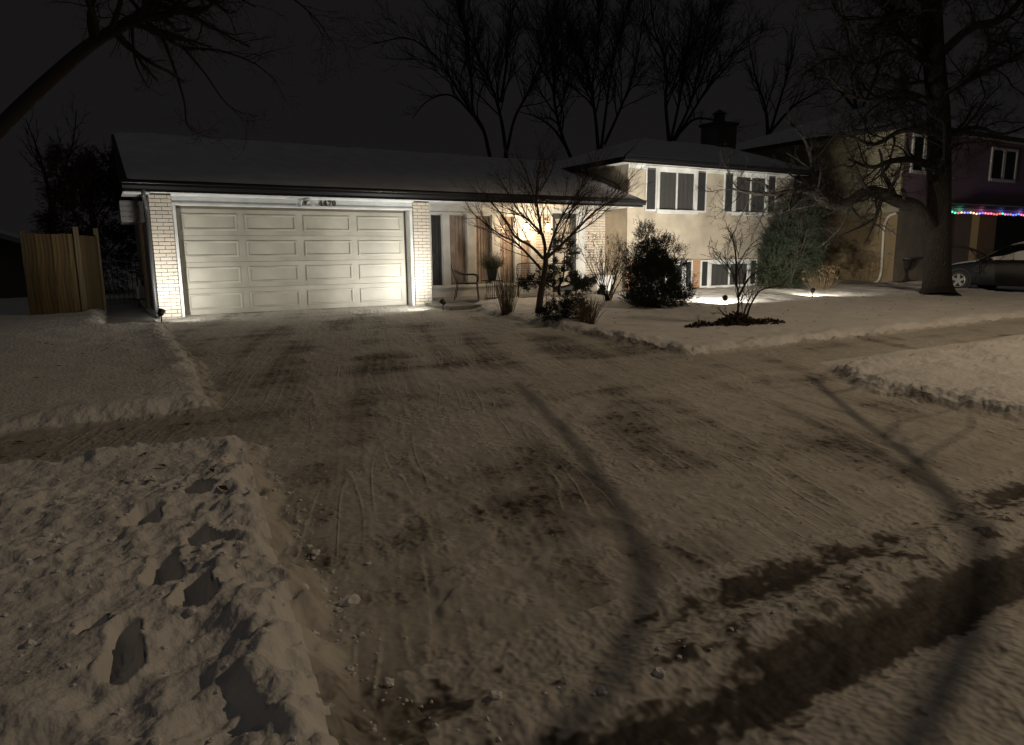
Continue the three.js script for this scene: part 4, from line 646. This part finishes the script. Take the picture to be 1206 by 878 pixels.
{ // the small ornamental tree in the front bed
  const g = onY(634, 367, -0.0); g.y = groundY(g.x, g.z) - 0.06; const d = g.clone().sub(CAM).dot(camF);
  const o = { levels: 3, density: [8, 9, 8], from: [0.15, 0.12, 0.15], spread: [0.25, 0.8], up: 0.18, ratio: [0.25, 0.6], min: 0.0028, minLen: 0.1, thin: 0.5, wobble: 0.3, lift: 0.25 };
  const S = [[[[640, 305], [625, 290], [608, 280], [592, 255], [578, 238], [572, 235]], 0.035], [[[638, 318], [622, 300], [606, 285], [590, 277], [570, 262], [553, 248]], 0.03], [[[642, 300], [640, 280], [625, 262], [612, 250], [600, 230], [585, 205]], 0.035], [[[643, 295], [636, 265], [632, 230], [634, 200], [640, 180]], 0.035], [[[643, 305], [660, 290], [680, 270], [700, 250], [718, 238], [735, 225]], 0.04], [[[645, 300], [655, 270], [668, 245], [690, 215], [705, 195]], 0.03], [[[630, 235], [620, 205], [608, 180]], 0.02], [[[636, 225], [650, 200], [655, 180]], 0.02]];
  const rr = mb(9), stems = S.map(([p, r0]) => { const b = (rr() - 0.5) * 1.3; return [p.map(([x, y], i) => at(x, y, d + b * i / (p.length - 1))), r0, 0.008]; });
  const t = treeFrom('ornamental_tree', 'small bare ornamental tree with spreading limbs in front of the porch', undefined, [g, at(637, 345, d), at(642, 318, d), at(643, 298, d)], 0.075, 0.05, stems, o, 221, std(rgb(0.04, 0.029, 0.023), 0.95));
  const b = new Tubes(), r = mb(222); for (let k = 0; k < 130; k++) { const p = at(590 + r() * 110, 205 + r() * 90, d + (r() - 0.5)).sub(g); for (let j = 0; j < 2; j++) b.leaf(p, V(r() - 0.5, -r(), r() - 0.5).normalize(), V(r() - 0.5, r() - 0.5, r() - 0.5).normalize(), 0.06, 0.035); }
  mesh('dead_leaves', b.geometry(), M.brownLeaf, t, 'stuff');
}
{ const g = at(643.5, 344, 15.1), o = thing('garden_globe', 'small white glass globe on a thin stake by the tree stem', 'ornament', [g.x, groundY(g.x, g.z), g.z]); const h = g.y - groundY(g.x, g.z); mesh('globe', new THREE.SphereGeometry(0.045, 18, 12).translate(0, h, 0), std(rgb(0.75, 0.73, 0.7), 0.25), o); mesh('stake', cyl(0.007, 0.007, h, 0, -0.05, 0, 6), M.charcoal, o); }
{ const o = thing('white_storage_box', 'low white box standing against the brick beside the entrance', 'box', [11.25, 0.07, -0.72]); mesh('body', rbx(-0.3, 0.3, 0, 0.42, -0.2, 0.2, 0.015), M.white, o); mesh('lid', rbx(-0.315, 0.315, 0.421, 0.46, -0.215, 0.215, 0.012), M.white, o); }
// ---------------------------------------------------------------- porch furniture
function wickerChair(label, x, z, turn) {
  const o = thing('porch_chair', label, 'chair', [x, 0.07, z], turn, 'open metal chairs on the porch');
  const fr = (p, r = 0.011) => tube(smoothPath(p.map(a => V(...a)), 14), r, 6);
  mesh('back_frame', fr([[-0.27, 0.42, -0.22], [-0.3, 0.6, -0.28], [-0.29, 0.8, -0.34], [-0.25, 0.84, -0.355], [0.25, 0.84, -0.355], [0.29, 0.8, -0.34], [0.3, 0.6, -0.28], [0.27, 0.42, -0.22]], 0.014), M.black, o);
  const bw = []; for (let i = 0; i < 15; i++) { const u = -0.25 + i * 0.036; bw.push(tube([[u, 0.42, -0.22], [u, 0.62, -0.285], [u, 0.835, -0.35]], 0.005, 4)); } for (let i = 0; i < 6; i++) { const y = 0.48 + i * 0.06; bw.push(tube([[-0.28, y, -0.235 - i * 0.019], [0.28, y, -0.235 - i * 0.019]], 0.004, 4)); }
  mesh('back_weave', bw, M.black, o, 'stuff');
  mesh('seat', rbx(-0.29, 0.29, 0.39, 0.42, -0.25, 0.27, 0.012), M.black, o);
  for (const s of [-1, 1]) { mesh('armrest', fr([[s * 0.29, 0.72, -0.32], [s * 0.31, 0.62, -0.1], [s * 0.32, 0.61, 0.2], [s * 0.31, 0.56, 0.27], [s * 0.29, 0.42, 0.26]], 0.014), M.black, o); mesh('leg', tube([[s * 0.27, 0.4, 0.25], [s * 0.29, 0, 0.29]], 0.011, 6), M.black, o); mesh('leg', tube([[s * 0.27, 0.4, -0.22], [s * 0.29, 0, -0.3]], 0.011, 6), M.black, o); }
}
wickerChair('black open metal chair on the porch left of the side table', 6.36, 0.22, 1.05);
wickerChair('black open metal chair on the porch half hidden by the dark conifer', 8.15, 0.25, -0.5);
{
  const o = thing('side_table', 'black wire side table between the porch chairs', 'table', [7.0, 0.07, 0.36]);
  mesh('top', rbx(-0.2, 0.2, 0.44, 0.465, -0.2, 0.2, 0.01), M.black, o);
  for (let i = 0; i < 18; i++) { const a = i / 18 * 6.283; mesh('wire', tube([[Math.cos(a) * 0.17, 0.44, Math.sin(a) * 0.17], [Math.cos(a) * 0.14, 0.2, Math.sin(a) * 0.14], [Math.cos(a) * 0.19, 0.01, Math.sin(a) * 0.19]], 0.005, 4), M.black, o); }
  mesh('base_ring', new THREE.TorusGeometry(0.19, 0.009, 6, 28).rotateX(Math.PI / 2).translate(0, 0.012, 0), M.black, o);
  const p = thing('potted_greens', 'dark urn of evergreen sprigs standing on the side table', 'planter', [7.0, 0.537, 0.36]), r = mb(230), b = new Tubes();
  mesh('pot', new THREE.LatheGeometry([[0.001, 0], [0.09, 0], [0.1, 0.02], [0.135, 0.24], [0.145, 0.26], [0.125, 0.26], [0.11, 0.22], [0.001, 0.22]].map(a => new THREE.Vector2(...a)), 24), M.charcoal, p);
  leafShoots(b, r, 230, rr => { const a = rr() * 6.28, q = rr(); return [V(Math.cos(a) * 0.09 * q, 0.25, Math.sin(a) * 0.09 * q), V(Math.cos(a) * q * 1.3, 0.5, Math.sin(a) * q * 1.3)]; }, 0.34, 26, 0.045, 0.007, 0.35);
  mesh('sprigs', b.geometry(), M.spruce, p, 'stuff');
}
// ---------------------------------------------------------------- left side: path, fence, shed, meter
mesh('side_path', rbx(-1.36, -0.58, -0.12, 0.012, -9, 1.3, 0.01), M.concrete, null, 'structure');
{
  const f = thing('board_fence', 'cedar board fence with tall posts left of the garage', 'fence', [0, 0, 0]), r = mb(240), tones = [0.8, 0.92, 1.05, 1.15].map(k => std(rgb(0.26 * k, 0.185 * k, 0.08 * k), 0.85, { map: scaled(woodTex, 0.8, 2), bumpMap: scaled(woodTex, 0.8, 2), bumpScale: 0.003 }));
  const bd = bx(-0.066, 0.066, -0.1, 1.66, -0.01, 0.01);
  for (let i = 0; i < 6; i++) { const m = mesh('board', bd, tones[Math.floor(r() * 4)], f); m.position.set(-2.51 + i * 0.135, (r() - 0.5) * 0.015, -1.0 + (i % 2) * 0.012); m.rotation.z = (r() - 0.5) * 0.008; }
  for (let i = 0; i < 9; i++) { const m = mesh('board', bd, tones[Math.floor(r() * 4)], f); m.position.set(-1.72 + i * 0.037, -0.02, -1.13 - i * 0.135); m.rotation.y = Math.PI / 2 - 0.27; m.rotation.z = (r() - 0.5) * 0.008; }
  for (const [x, z, h] of [[-2.62, -0.98, 1.72], [-1.74, -0.98, 1.8], [-1.4, -2.4, 1.82]]) { const m = mesh('post', rbx(-0.048, 0.048, -0.15, h, -0.048, 0.048, 0.006), M.post, f); m.position.set(x, 0, z); }
  mesh('rail', rbx(-2.57, -1.79, 0.3, 0.39, -1.06, -1.02), M.post, f); mesh('rail', rbx(-2.57, -1.79, 1.45, 1.54, -1.06, -1.02), M.post, f);
}
{ const g = thing('iron_gate', 'low dark iron gate between the fence and the garage side', 'gate', [-0.95, 0, -4.2]); for (let i = 0; i < 9; i++) { const m = mesh('bar', cyl(0.009, 0.009, 1.15, 0, 0, 0, 6), M.soot, g); m.position.set(-0.42 + i * 0.105, 0.03, 0); } mesh('rail', bx(-0.44, 0.44, 0.12, 0.15, -0.012, 0.012), M.soot, g); mesh('rail', bx(-0.44, 0.44, 1.08, 1.11, -0.012, 0.012), M.soot, g); }
{ const g = thing('gas_meter', 'grey gas meter with pipes on the garage side wall', 'meter', [-0.62, 0.02, -2.9]); mesh('body', rbx(-0.1, 0.1, 0.2, 0.5, -0.1, 0.12, 0.03), std(rgb(0.4, 0.41, 0.42), 0.5), g); mesh('pipe', tube([[-0.06, 0.5, 0], [-0.06, 0.72, 0], [0.1, 0.74, 0]], 0.018, 8), M.charcoal, g); mesh('pipe', tube([[0.06, 0.5, 0], [0.06, 0.62, 0]], 0.018, 8), M.charcoal, g); mesh('riser', tube([[-0.06, 0.2, 0], [-0.06, -0.05, 0]], 0.02, 8), M.charcoal, g); }
{ // neighbour's shed to the left
  const s = thing('shed', 'dark shed with a snowy lean roof behind the fence at far left', 'shed', [-5.2, 0, -8.5]);
  mesh('wall', [bx(-2.2, 1.9, -0.1, 1.75, -3.5, 0)], std(rgb(0.12, 0.1, 0.085), 0.9), s);
  const a = V(2.2, 1.62, 0.3), b = V(2.2, 1.62, -3.8), c = V(-0.4, 2.55, -3.8), d = V(-0.4, 2.55, 0.3);
  mesh('roof', slab(a, b, c, d, 0.08), M.soot, s); mesh('roof', slab(V(-3, 1.62, -3.8), V(-3, 1.62, 0.3), d, c, 0.08), M.soot, s);
  mesh('roof_snow', snowSheet(a.clone().add(V(0, 0.01, 0)), b.clone().add(V(0, 0.01, 0)), c.clone().add(V(0, 0.01, 0)), d.clone().add(V(0, 0.01, 0)), 0.08, 30, 20, 6), M.roofSnow, s);
  mesh('roof_snow', snowSheet(V(-3, 1.63, -3.8), V(-3, 1.63, 0.3), d.clone().add(V(0, 0.01, 0)), c.clone().add(V(0, 0.01, 0)), 0.08, 30, 20, 7), M.roofSnow, s);
  mesh('barge_board', [slab(V(2.22, 1.6, 0.32), V(2.22, 1.6, 0.36), V(-0.4, 2.54, 0.36), V(-0.4, 2.54, 0.32), 0.12)].flat(), std(rgb(0.3, 0.3, 0.3), 0.6), s);
}
{ // brown-leaved tree filling the gap behind the fence
  const r = mb(250), c = at(108, 262, 21), o = thing('brown_leaved_tree', 'dark tree still holding brown leaves behind the fence', 'tree', [c.x, 0, c.z]), b = new Tubes(), tr = new Tubes();
  tr.path([V(0, -0.2, 0), V(0.05, 1.5, 0), V(0, 3.6, 0.1)], 0.16, 0.06, 9); for (let k = 0; k < 9; k++) { const a = k * 2.4; tr.path([V(0, 1 + k * 0.25, 0), V(Math.cos(a) * 0.6, 1.6 + k * 0.27, Math.sin(a) * 0.6), V(Math.cos(a) * 1.1, 2 + k * 0.28, Math.sin(a) * 1.1)], 0.04, 0.012, 5); }
  mesh('trunk', tr.geometry(), M.darkBark, o);
  leafShoots(b, r, 7000, clumps([[0, 2.4, 0, 1.2, 1.6, 1.1, 4], [-0.35, 3.5, 0, 0.7, 0.8, 0.8, 1.5], [0.5, 3.6, 0, 0.7, 0.7, 0.8, 1.5], [0.1, 1.1, 0, 1.25, 0.9, 1.0, 2]], 240, 0.34, 12), 0.18, 9, 0.05, 0.028, 0.1);
  mesh('crown', b.geometry(), std(rgb(0.05, 0.02, 0.012), 0.9), o, 'stuff');
}
// ---------------------------------------------------------------- neighbour on the right
const NX = 22.3, NZ = 1.4, NT = 5.2;
{
  const n = thing('neighbour_house', 'two-storey neighbouring house with mauve front siding and yellow brick side', 'house');
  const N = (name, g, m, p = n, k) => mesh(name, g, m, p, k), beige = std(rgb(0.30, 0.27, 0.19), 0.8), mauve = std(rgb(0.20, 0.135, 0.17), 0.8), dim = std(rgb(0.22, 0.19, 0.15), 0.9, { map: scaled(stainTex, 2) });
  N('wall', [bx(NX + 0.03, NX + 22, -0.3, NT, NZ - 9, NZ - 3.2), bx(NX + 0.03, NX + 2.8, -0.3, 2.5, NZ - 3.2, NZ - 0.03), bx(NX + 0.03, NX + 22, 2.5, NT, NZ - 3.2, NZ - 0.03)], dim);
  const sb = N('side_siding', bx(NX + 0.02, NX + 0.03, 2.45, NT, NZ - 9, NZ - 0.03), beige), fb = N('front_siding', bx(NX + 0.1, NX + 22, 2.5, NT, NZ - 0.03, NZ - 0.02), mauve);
  for (let k = 0; k < 15; k++) { const y = 2.47 + k * 0.183; const a = mesh('siding_board', boxUV(new THREE.BoxGeometry(0.014, 0.19, 9).rotateZ(0.06).translate(NX + 0.006, y + 0.09, NZ - 4.5)), beige, sb); if (k > 0) mesh('siding_board', boxUV(new THREE.BoxGeometry(22, 0.19, 0.014).rotateX(-0.06).translate(NX + 11.01, y + 0.09, NZ - 0.008)), mauve, fb); }
  N('corner_board', rbx(NX - 0.02, NX + 0.1, 2.45, NT, NZ - 0.1, NZ + 0.02), beige);
  { const l = []; bricks(null, NZ - 9, NZ, -0.2, 2.43, 0, 0.04, yellowBrick, 60, 0.0745, 0.215, l); const core = N('brick_side', bx(NX + 0.006, NX + 0.029, -0.3, 2.44, NZ - 9, NZ), M.mortar); mesh('brick_facing', l.map(g => g.rotateY(-Math.PI / 2).translate(NX, 0, 0)), yellowBrick[0], core, 'stuff'); }
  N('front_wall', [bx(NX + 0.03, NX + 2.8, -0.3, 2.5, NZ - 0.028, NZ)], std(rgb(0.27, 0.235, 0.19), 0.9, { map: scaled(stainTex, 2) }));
  N('garage_recess', [bx(NX + 2.8, NX + 5.4, -0.3, 2.5, NZ - 0.5, NZ - 0.3)], std(rgb(0.22, 0.19, 0.16), 0.8));
  N('recess_wall', bx(NX + 6.7, NX + 22, -0.3, 2.5, NZ - 3.2, NZ - 3.0), std(rgb(0.22, 0.20, 0.18), 0.8));
  const dr = N('entrance_door', rbx(NX + 7.6, NX + 8.6, 0, 2.1, NZ - 3.0, NZ - 2.94), std(rgb(0.12, 0.05, 0.04), 0.5)); mesh('door_light', rbx(NX + 7.75, NX + 8.0, 0.9, 1.9, NZ - 2.94, NZ - 2.92), std(rgb(0.3, 0.28, 0.3), 0.3), dr);
  const pl = N('brick_pier', bx(NX + 5.41, NX + 6.69, -0.3, 2.49, NZ - 0.6, NZ - 0.04), yellowBrick[2]); { const l = []; bricks(null, NX + 5.4, NX + 6.7, -0.1, 2.49, NZ - 0.03, 0.03, yellowBrick, 61, 0.0745, 0.215, l); mesh('brick_facing', l, yellowBrick[2], pl, 'stuff'); }
  N('porch_eave', [rbx(NX + 2.2, NX + 22, 2.42, 2.62, NZ + 0.02, NZ + 0.5, 0.02)], std(rgb(0.34, 0.33, 0.38), 0.6)); N('porch_gutter', rbx(NX + 2.2, NX + 22, 2.625, 2.72, NZ + 0.42, NZ + 0.56, 0.02), M.charcoal);
  N('porch_roof_snow', snowSheet(V(NX + 2.2, 2.63, NZ + 0.42), V(NX + 22, 2.63, NZ + 0.42), V(NX + 22, 2.78, NZ + 0.03), V(NX + 2.2, 2.78, NZ + 0.03), 0.05, 30, 6, 8), M.roofSnow);
  const win = (x0, x1, y0, y1) => { const w = N('window', [rbx(x0, x0 + 0.09, y0, y1, NZ, NZ + 0.06), rbx(x1 - 0.09, x1, y0, y1, NZ, NZ + 0.06), rbx(x0 + 0.09, x1 - 0.09, y1 - 0.09, y1, NZ, NZ + 0.06), rbx(x0 + 0.09, x1 - 0.09, y0, y0 + 0.1, NZ, NZ + 0.08), rbx((x0 + x1) / 2 - 0.09, (x0 + x1) / 2 + 0.09, y0 + 0.1, y1 - 0.09, NZ + 0.01, NZ + 0.05)], std(rgb(0.55, 0.53, 0.5), 0.6)); for (const [a, b] of [[x0 + 0.09, (x0 + x1) / 2 - 0.09], [(x0 + x1) / 2 + 0.09, x1 - 0.09]]) mesh('pane', bx(a, b, y0 + 0.1, y1 - 0.09, NZ + 0.015, NZ + 0.025), std(rgb(0.008, 0.008, 0.01), 0.08), w); };
  win(22.75, 24.3, 3.75, 5.05); win(27.95, 29.9, 3.7, 4.95);
  { const x0 = NX - 0.45, x1 = NX + 22.4, z0 = NZ + 0.45, z1 = NZ - 9.4, y = NT + 0.08, zr = (z0 + z1) / 2, ry = y + 1.7, xr = x0 + 4.9; const a = V(x0, y, z0), b = V(x1, y, z0), c = V(x1, ry, zr), d = V(xr, ry, zr), e = V(x0, y, z1), f = V(x1, y, z1);
    const rf = N('roof', [quad(a, b, c, d), quad(e, a, d, d.clone().add(V(-0.01, 0, 0))), quad(f, e, d, c)], M.soot), u = V(0, 0.006, 0);
    mesh('roof_snow', snowSheet(a.clone().add(V(0.05, 0.006, -0.05)), b.clone().add(u), c.clone().add(u), d.clone().add(u), 0.08, 50, 20, 9), M.roofSnow, rf);
    mesh('roof_snow', snowSheet(e.clone().add(u), a.clone().add(V(0.05, 0.006, -0.05)), d.clone().add(u), d.clone().add(V(-0.02, 0.006, 0)), 0.08, 50, 20, 10), M.roofSnow, rf);
    N('fascia', [bx(x0, x1, y - 0.16, y, z0 - 0.03, z0), bx(x0, x0 + 0.03, y - 0.16, y, z1, z0 - 0.031)], M.charcoal); N('soffit', [bx(x0 + 0.03, x1, y - 0.12, y - 0.1, NZ + 0.03, z0 - 0.031), bx(x0 + 0.031, NX - 0.02, y - 0.12, y - 0.1, z1, NZ + 0.029)], beige); }
  N('downpipe', tube(smoothPath([onX(1056, 251, NX - 0.1), onX(1047, 255, NX - 0.08), onX(1042, 266, NX - 0.07), onX(1040, 290, NX - 0.07), onX(1037, 325, NX - 0.07), onX(1034, 331, NX - 0.09), onX(1022, 337, NX - 0.5)], 40), 0.045, 10), std(rgb(0.6, 0.56, 0.47), 0.6));
}
{ // string of coloured bulbs along the porch eave
  const o = thing('christmas_lights', 'string of coloured christmas bulbs along the eave above the car', 'string lights', [0, 0, 0]);
  const cols = [[1, 0.12, 0.1], [0.15, 0.2, 1], [0.1, 0.9, 0.5], [1, 0.6, 0.35], [0.45, 0.25, 1], [1, 0.2, 0.4]], mats = cols.map(c => std(rgb(0.2, 0.2, 0.2), 0.4, { emissive: rgb(...c), emissiveIntensity: 2 })), g = new THREE.SphereGeometry(0.036, 10, 8), r = mb(260), pts = [];
  for (let i = 0; i < 40; i++) { const p = V(24.4 + i * 0.205, 2.50 - 0.03 * Math.abs(Math.sin(i * 0.52)) + 0.012 * Math.sin(i * 1.9), NZ + 0.56); pts.push(p); const m = mesh('bulb', g, mats[(i * 5 + Math.floor(r() * 6)) % 6], o); m.position.copy(p); m.position.y -= 0.035; }
  mesh('cable', tube(pts, 0.006, 4), M.soot, o);
  for (const [i, c] of [[4, cols[2]], [11, cols[5]], [18, cols[1]], [25, cols[4]], [33, cols[1]]]) { const l = new THREE.PointLight(rgb(...c), 0.06, 0, 2); l.position.set(pts[i].x, pts[i].y + 0.12, pts[i].z + 0.1); l.castShadow = true; l.name = 'bulb_light'; scene.add(l); }
}
{ const g = onY(1065, 337, -0.1), o = thing('planter_urn', 'black goblet urn standing before the neighbouring wall', 'urn', [g.x, groundY(g.x, g.z) - 0.03, g.z]); const k = 1.15;
  mesh('bowl', new THREE.LatheGeometry([[0.02, 0.34], [0.1, 0.38], [0.15, 0.5], [0.17, 0.62], [0.25, 0.7], [0.25, 0.72], [0.18, 0.72], [0.12, 0.6], [0.001, 0.58]].map(a => new THREE.Vector2(a[0] * k, a[1] * k)), 24), M.soot, o); mesh('foot', new THREE.LatheGeometry([[0.001, 0], [0.16, 0], [0.16, 0.05], [0.08, 0.12], [0.05, 0.25], [0.06, 0.34], [0.001, 0.345]].map(a => new THREE.Vector2(a[0] * k, a[1] * k)), 20), M.soot, o);
  mesh('snow_cap', new THREE.SphereGeometry(0.22, 16, 8, 0, 6.3, 0, 1.3).scale(1, 0.35, 1).translate(0, 0.78, 0), M.plainSnow, o); }
{ // parked car, nose towards the house
  const o = thing('parked_car', 'dark grey hatchback parked by the neighbouring house with snow on it', 'car', [22.75, -0.12, 5.15], -Math.PI / 2), paint = std(rgb(0.03, 0.031, 0.035), 0.3, { metalness: 0.4 }), glass = std(rgb(0.006, 0.006, 0.008), 0.05);
  function loft(st) { const g = new THREE.BufferGeometry(), p = [], ix = [], m = st[0].length; for (const s of st) for (const v of s) p.push(...v); for (let i = 0; i < st.length - 1; i++) for (let j = 0; j < m - 1; j++) { const a = i * m + j, b = a + m; ix.push(a, a + 1, b, b, a + 1, b + 1); } for (const i of [0, st.length - 1]) for (let j = 1; j < m - 2; j++) ix.push(i * m, i * m + j, i * m + j + 1); g.setAttribute('position', new THREE.Float32BufferAttribute(p, 3)); g.setAttribute('uv', new THREE.Float32BufferAttribute(p.filter((_, k) => k % 3 < 2), 2)); g.setIndex(ix); g.computeVertexNormals(); return g; }
  const sec = (x, hw, yb, yt) => { const q = [[0, yb], [hw * 0.9, yb], [hw * 0.985, yb + 0.1], [hw, (yb + yt) / 2], [hw * 0.985, yt - 0.12], [hw * 0.95, yt - 0.04], [hw * 0.86, yt], [0, yt + 0.025]], w = q.map(([z, y]) => [x, y, z]); return [...w, ...w.slice(1, -1).reverse().map(([a, y, z]) => [a, y, -z]), w[0]]; };
  mesh('body', loft([[-2.2, 0.55, 0.38, 0.6], [-2.13, 0.72, 0.27, 0.68], [-1.95, 0.82, 0.22, 0.74], [-1.6, 0.88, 0.2, 0.82], [-1.1, 0.9, 0.19, 0.9], [-0.75, 0.905, 0.19, 0.95], [0, 0.91, 0.19, 0.97], [1, 0.91, 0.19, 0.99], [1.6, 0.9, 0.21, 1.0], [1.95, 0.85, 0.28, 0.99], [2.1, 0.72, 0.4, 0.93]].map(a => sec(...a))), paint, o);
  const cab = (x, hb, ht, yb, yt) => { const q = [[0, yb], [hb, yb], [lerp(hb, ht, 0.5), lerp(yb, yt, 0.5)], [ht, yt - 0.05], [ht * 0.88, yt], [0, yt + 0.015]], w = q.map(([z, y]) => [x, y, z]); return [...w, ...w.slice(1, -1).reverse().map(([a, y, z]) => [a, y, -z]), w[0]]; };
  mesh('windows', loft([[-0.95, 0.78, 0.72, 0.9, 0.95], [-0.6, 0.79, 0.68, 0.93, 1.17], [-0.2, 0.8, 0.64, 0.95, 1.37], [0.1, 0.8, 0.62, 0.95, 1.43], [0.7, 0.8, 0.62, 0.95, 1.46], [1.3, 0.79, 0.61, 0.95, 1.42], [1.75, 0.77, 0.62, 0.95, 1.25], [1.98, 0.74, 0.68, 0.93, 1.02]].map(a => cab(...a))), glass, o);
  mesh('roof', loft([[-0.22, 0.62, 0.56, 1.345, 1.385], [0.1, 0.625, 0.56, 1.385, 1.45], [0.7, 0.625, 0.56, 1.415, 1.48], [1.35, 0.615, 0.55, 1.375, 1.43], [1.5, 0.6, 0.55, 1.33, 1.37]].map(a => cab(...a))), paint, o);
  mesh('roof_snow', loft([[-0.15, 0.56, 0.5, 1.38, 1.43], [0.1, 0.56, 0.5, 1.43, 1.5], [0.7, 0.56, 0.5, 1.45, 1.54], [1.35, 0.55, 0.5, 1.4, 1.48]].map(a => cab(...a))), M.plainSnow, o);
  for (const s of [-1, 1]) {
    mesh('front_pillar', tube([[-0.93, 0.93, s * 0.775], [-0.58, 1.15, s * 0.705], [-0.2, 1.36, s * 0.635]], 0.028, 6), paint, o); mesh('door_pillar', tube([[0.42, 0.96, s * 0.805], [0.46, 1.2, s * 0.725], [0.5, 1.41, s * 0.63]], 0.025, 6), M.soot, o);
    mesh('rear_pillar', tube([[1.62, 0.97, s * 0.79], [1.5, 1.2, s * 0.72], [1.36, 1.38, s * 0.63]], 0.05, 6), paint, o);
    mesh('wing_mirror', new THREE.SphereGeometry(0.1, 12, 8).scale(0.7, 0.65, 1).translate(-0.55, 1.0, s * 0.93), M.soot, o);
    mesh('headlight', new THREE.SphereGeometry(0.14, 12, 8).scale(1, 0.5, 0.8).translate(-1.98, 0.63, s * 0.66), std(rgb(0.3, 0.3, 0.3), 0.15), o);
    mesh('window_snow', (() => { const g = new THREE.PlaneGeometry(2.1, 0.26, 40, 6), p = g.attributes.position; for (let i = 0; i < p.count; i++) { const x = p.getX(i) + 0.45, t = p.getY(i) / 0.26 + 0.5, top = 0.07 + 0.2 * sst(-0.6, 0.4, x) + 0.04 * noise(x * 3, 1); const y = 0.965 + t * top; p.setXYZ(i, x, y, s * (lerp(0.80, 0.62, clamp((y - 0.95) / 0.45)) + 0.012)); } g.computeVertexNormals(); return g; })(), M.plainSnow, o);
    mesh('door_line', tube([[-0.72, 0.3, s * 0.908], [-0.74, 0.6, s * 0.915], [-0.72, 0.88, s * 0.898]], 0.006, 4), M.soot, o); mesh('door_handle', rbx(0.2, 0.38, 0.84, 0.865, s * 0.915 - 0.012, s * 0.915 + 0.012), paint, o);
    for (const x of [-1.35, 1.3]) {
      mesh('wheel_arch', new THREE.CylinderGeometry(0.385, 0.385, 0.05, 32).rotateX(Math.PI / 2).translate(x, 0.33, s * 0.885), M.soot, o);
      const w = mesh('wheel', new THREE.LatheGeometry([[0.2, -0.1], [0.28, -0.11], [0.32, -0.08], [0.325, 0], [0.32, 0.08], [0.28, 0.11], [0.2, 0.1]].map(a => new THREE.Vector2(...a)), 32).rotateX(Math.PI / 2), M.soot, o); w.position.set(x, 0.325, s * 0.83);
      const sp = [new THREE.TorusGeometry(0.2, 0.018, 8, 30).translate(0, 0, s * 0.09), new THREE.CylinderGeometry(0.06, 0.06, 0.03, 16).rotateX(Math.PI / 2).translate(0, 0, s * 0.085)]; for (let k = 0; k < 5; k++) sp.push(new THREE.BoxGeometry(0.075, 0.16, 0.022).translate(0, 0.115, s * 0.085).rotateZ(k * 1.2566)); mesh('rim', sp, std(rgb(0.42, 0.41, 0.4), 0.35, { metalness: 0.7 }), w);
    }
  }
  mesh('bonnet_snow', loft([[-1.95, 0.6, 0.5, 0.73, 0.78], [-1.6, 0.72, 0.62, 0.81, 0.88], [-1.1, 0.76, 0.66, 0.89, 0.96], [-0.85, 0.74, 0.68, 0.93, 1.0]].map(a => cab(...a))), M.plainSnow, o);
  mesh('bumper', rbx(-2.24, -2.1, 0.3, 0.5, -0.6, 0.6, 0.03), M.soot, o);
}
scene.traverse(o => { if (o.isMesh) { o.castShadow = true; o.receiveShadow = true; } });
renderer.render(scene, camera);
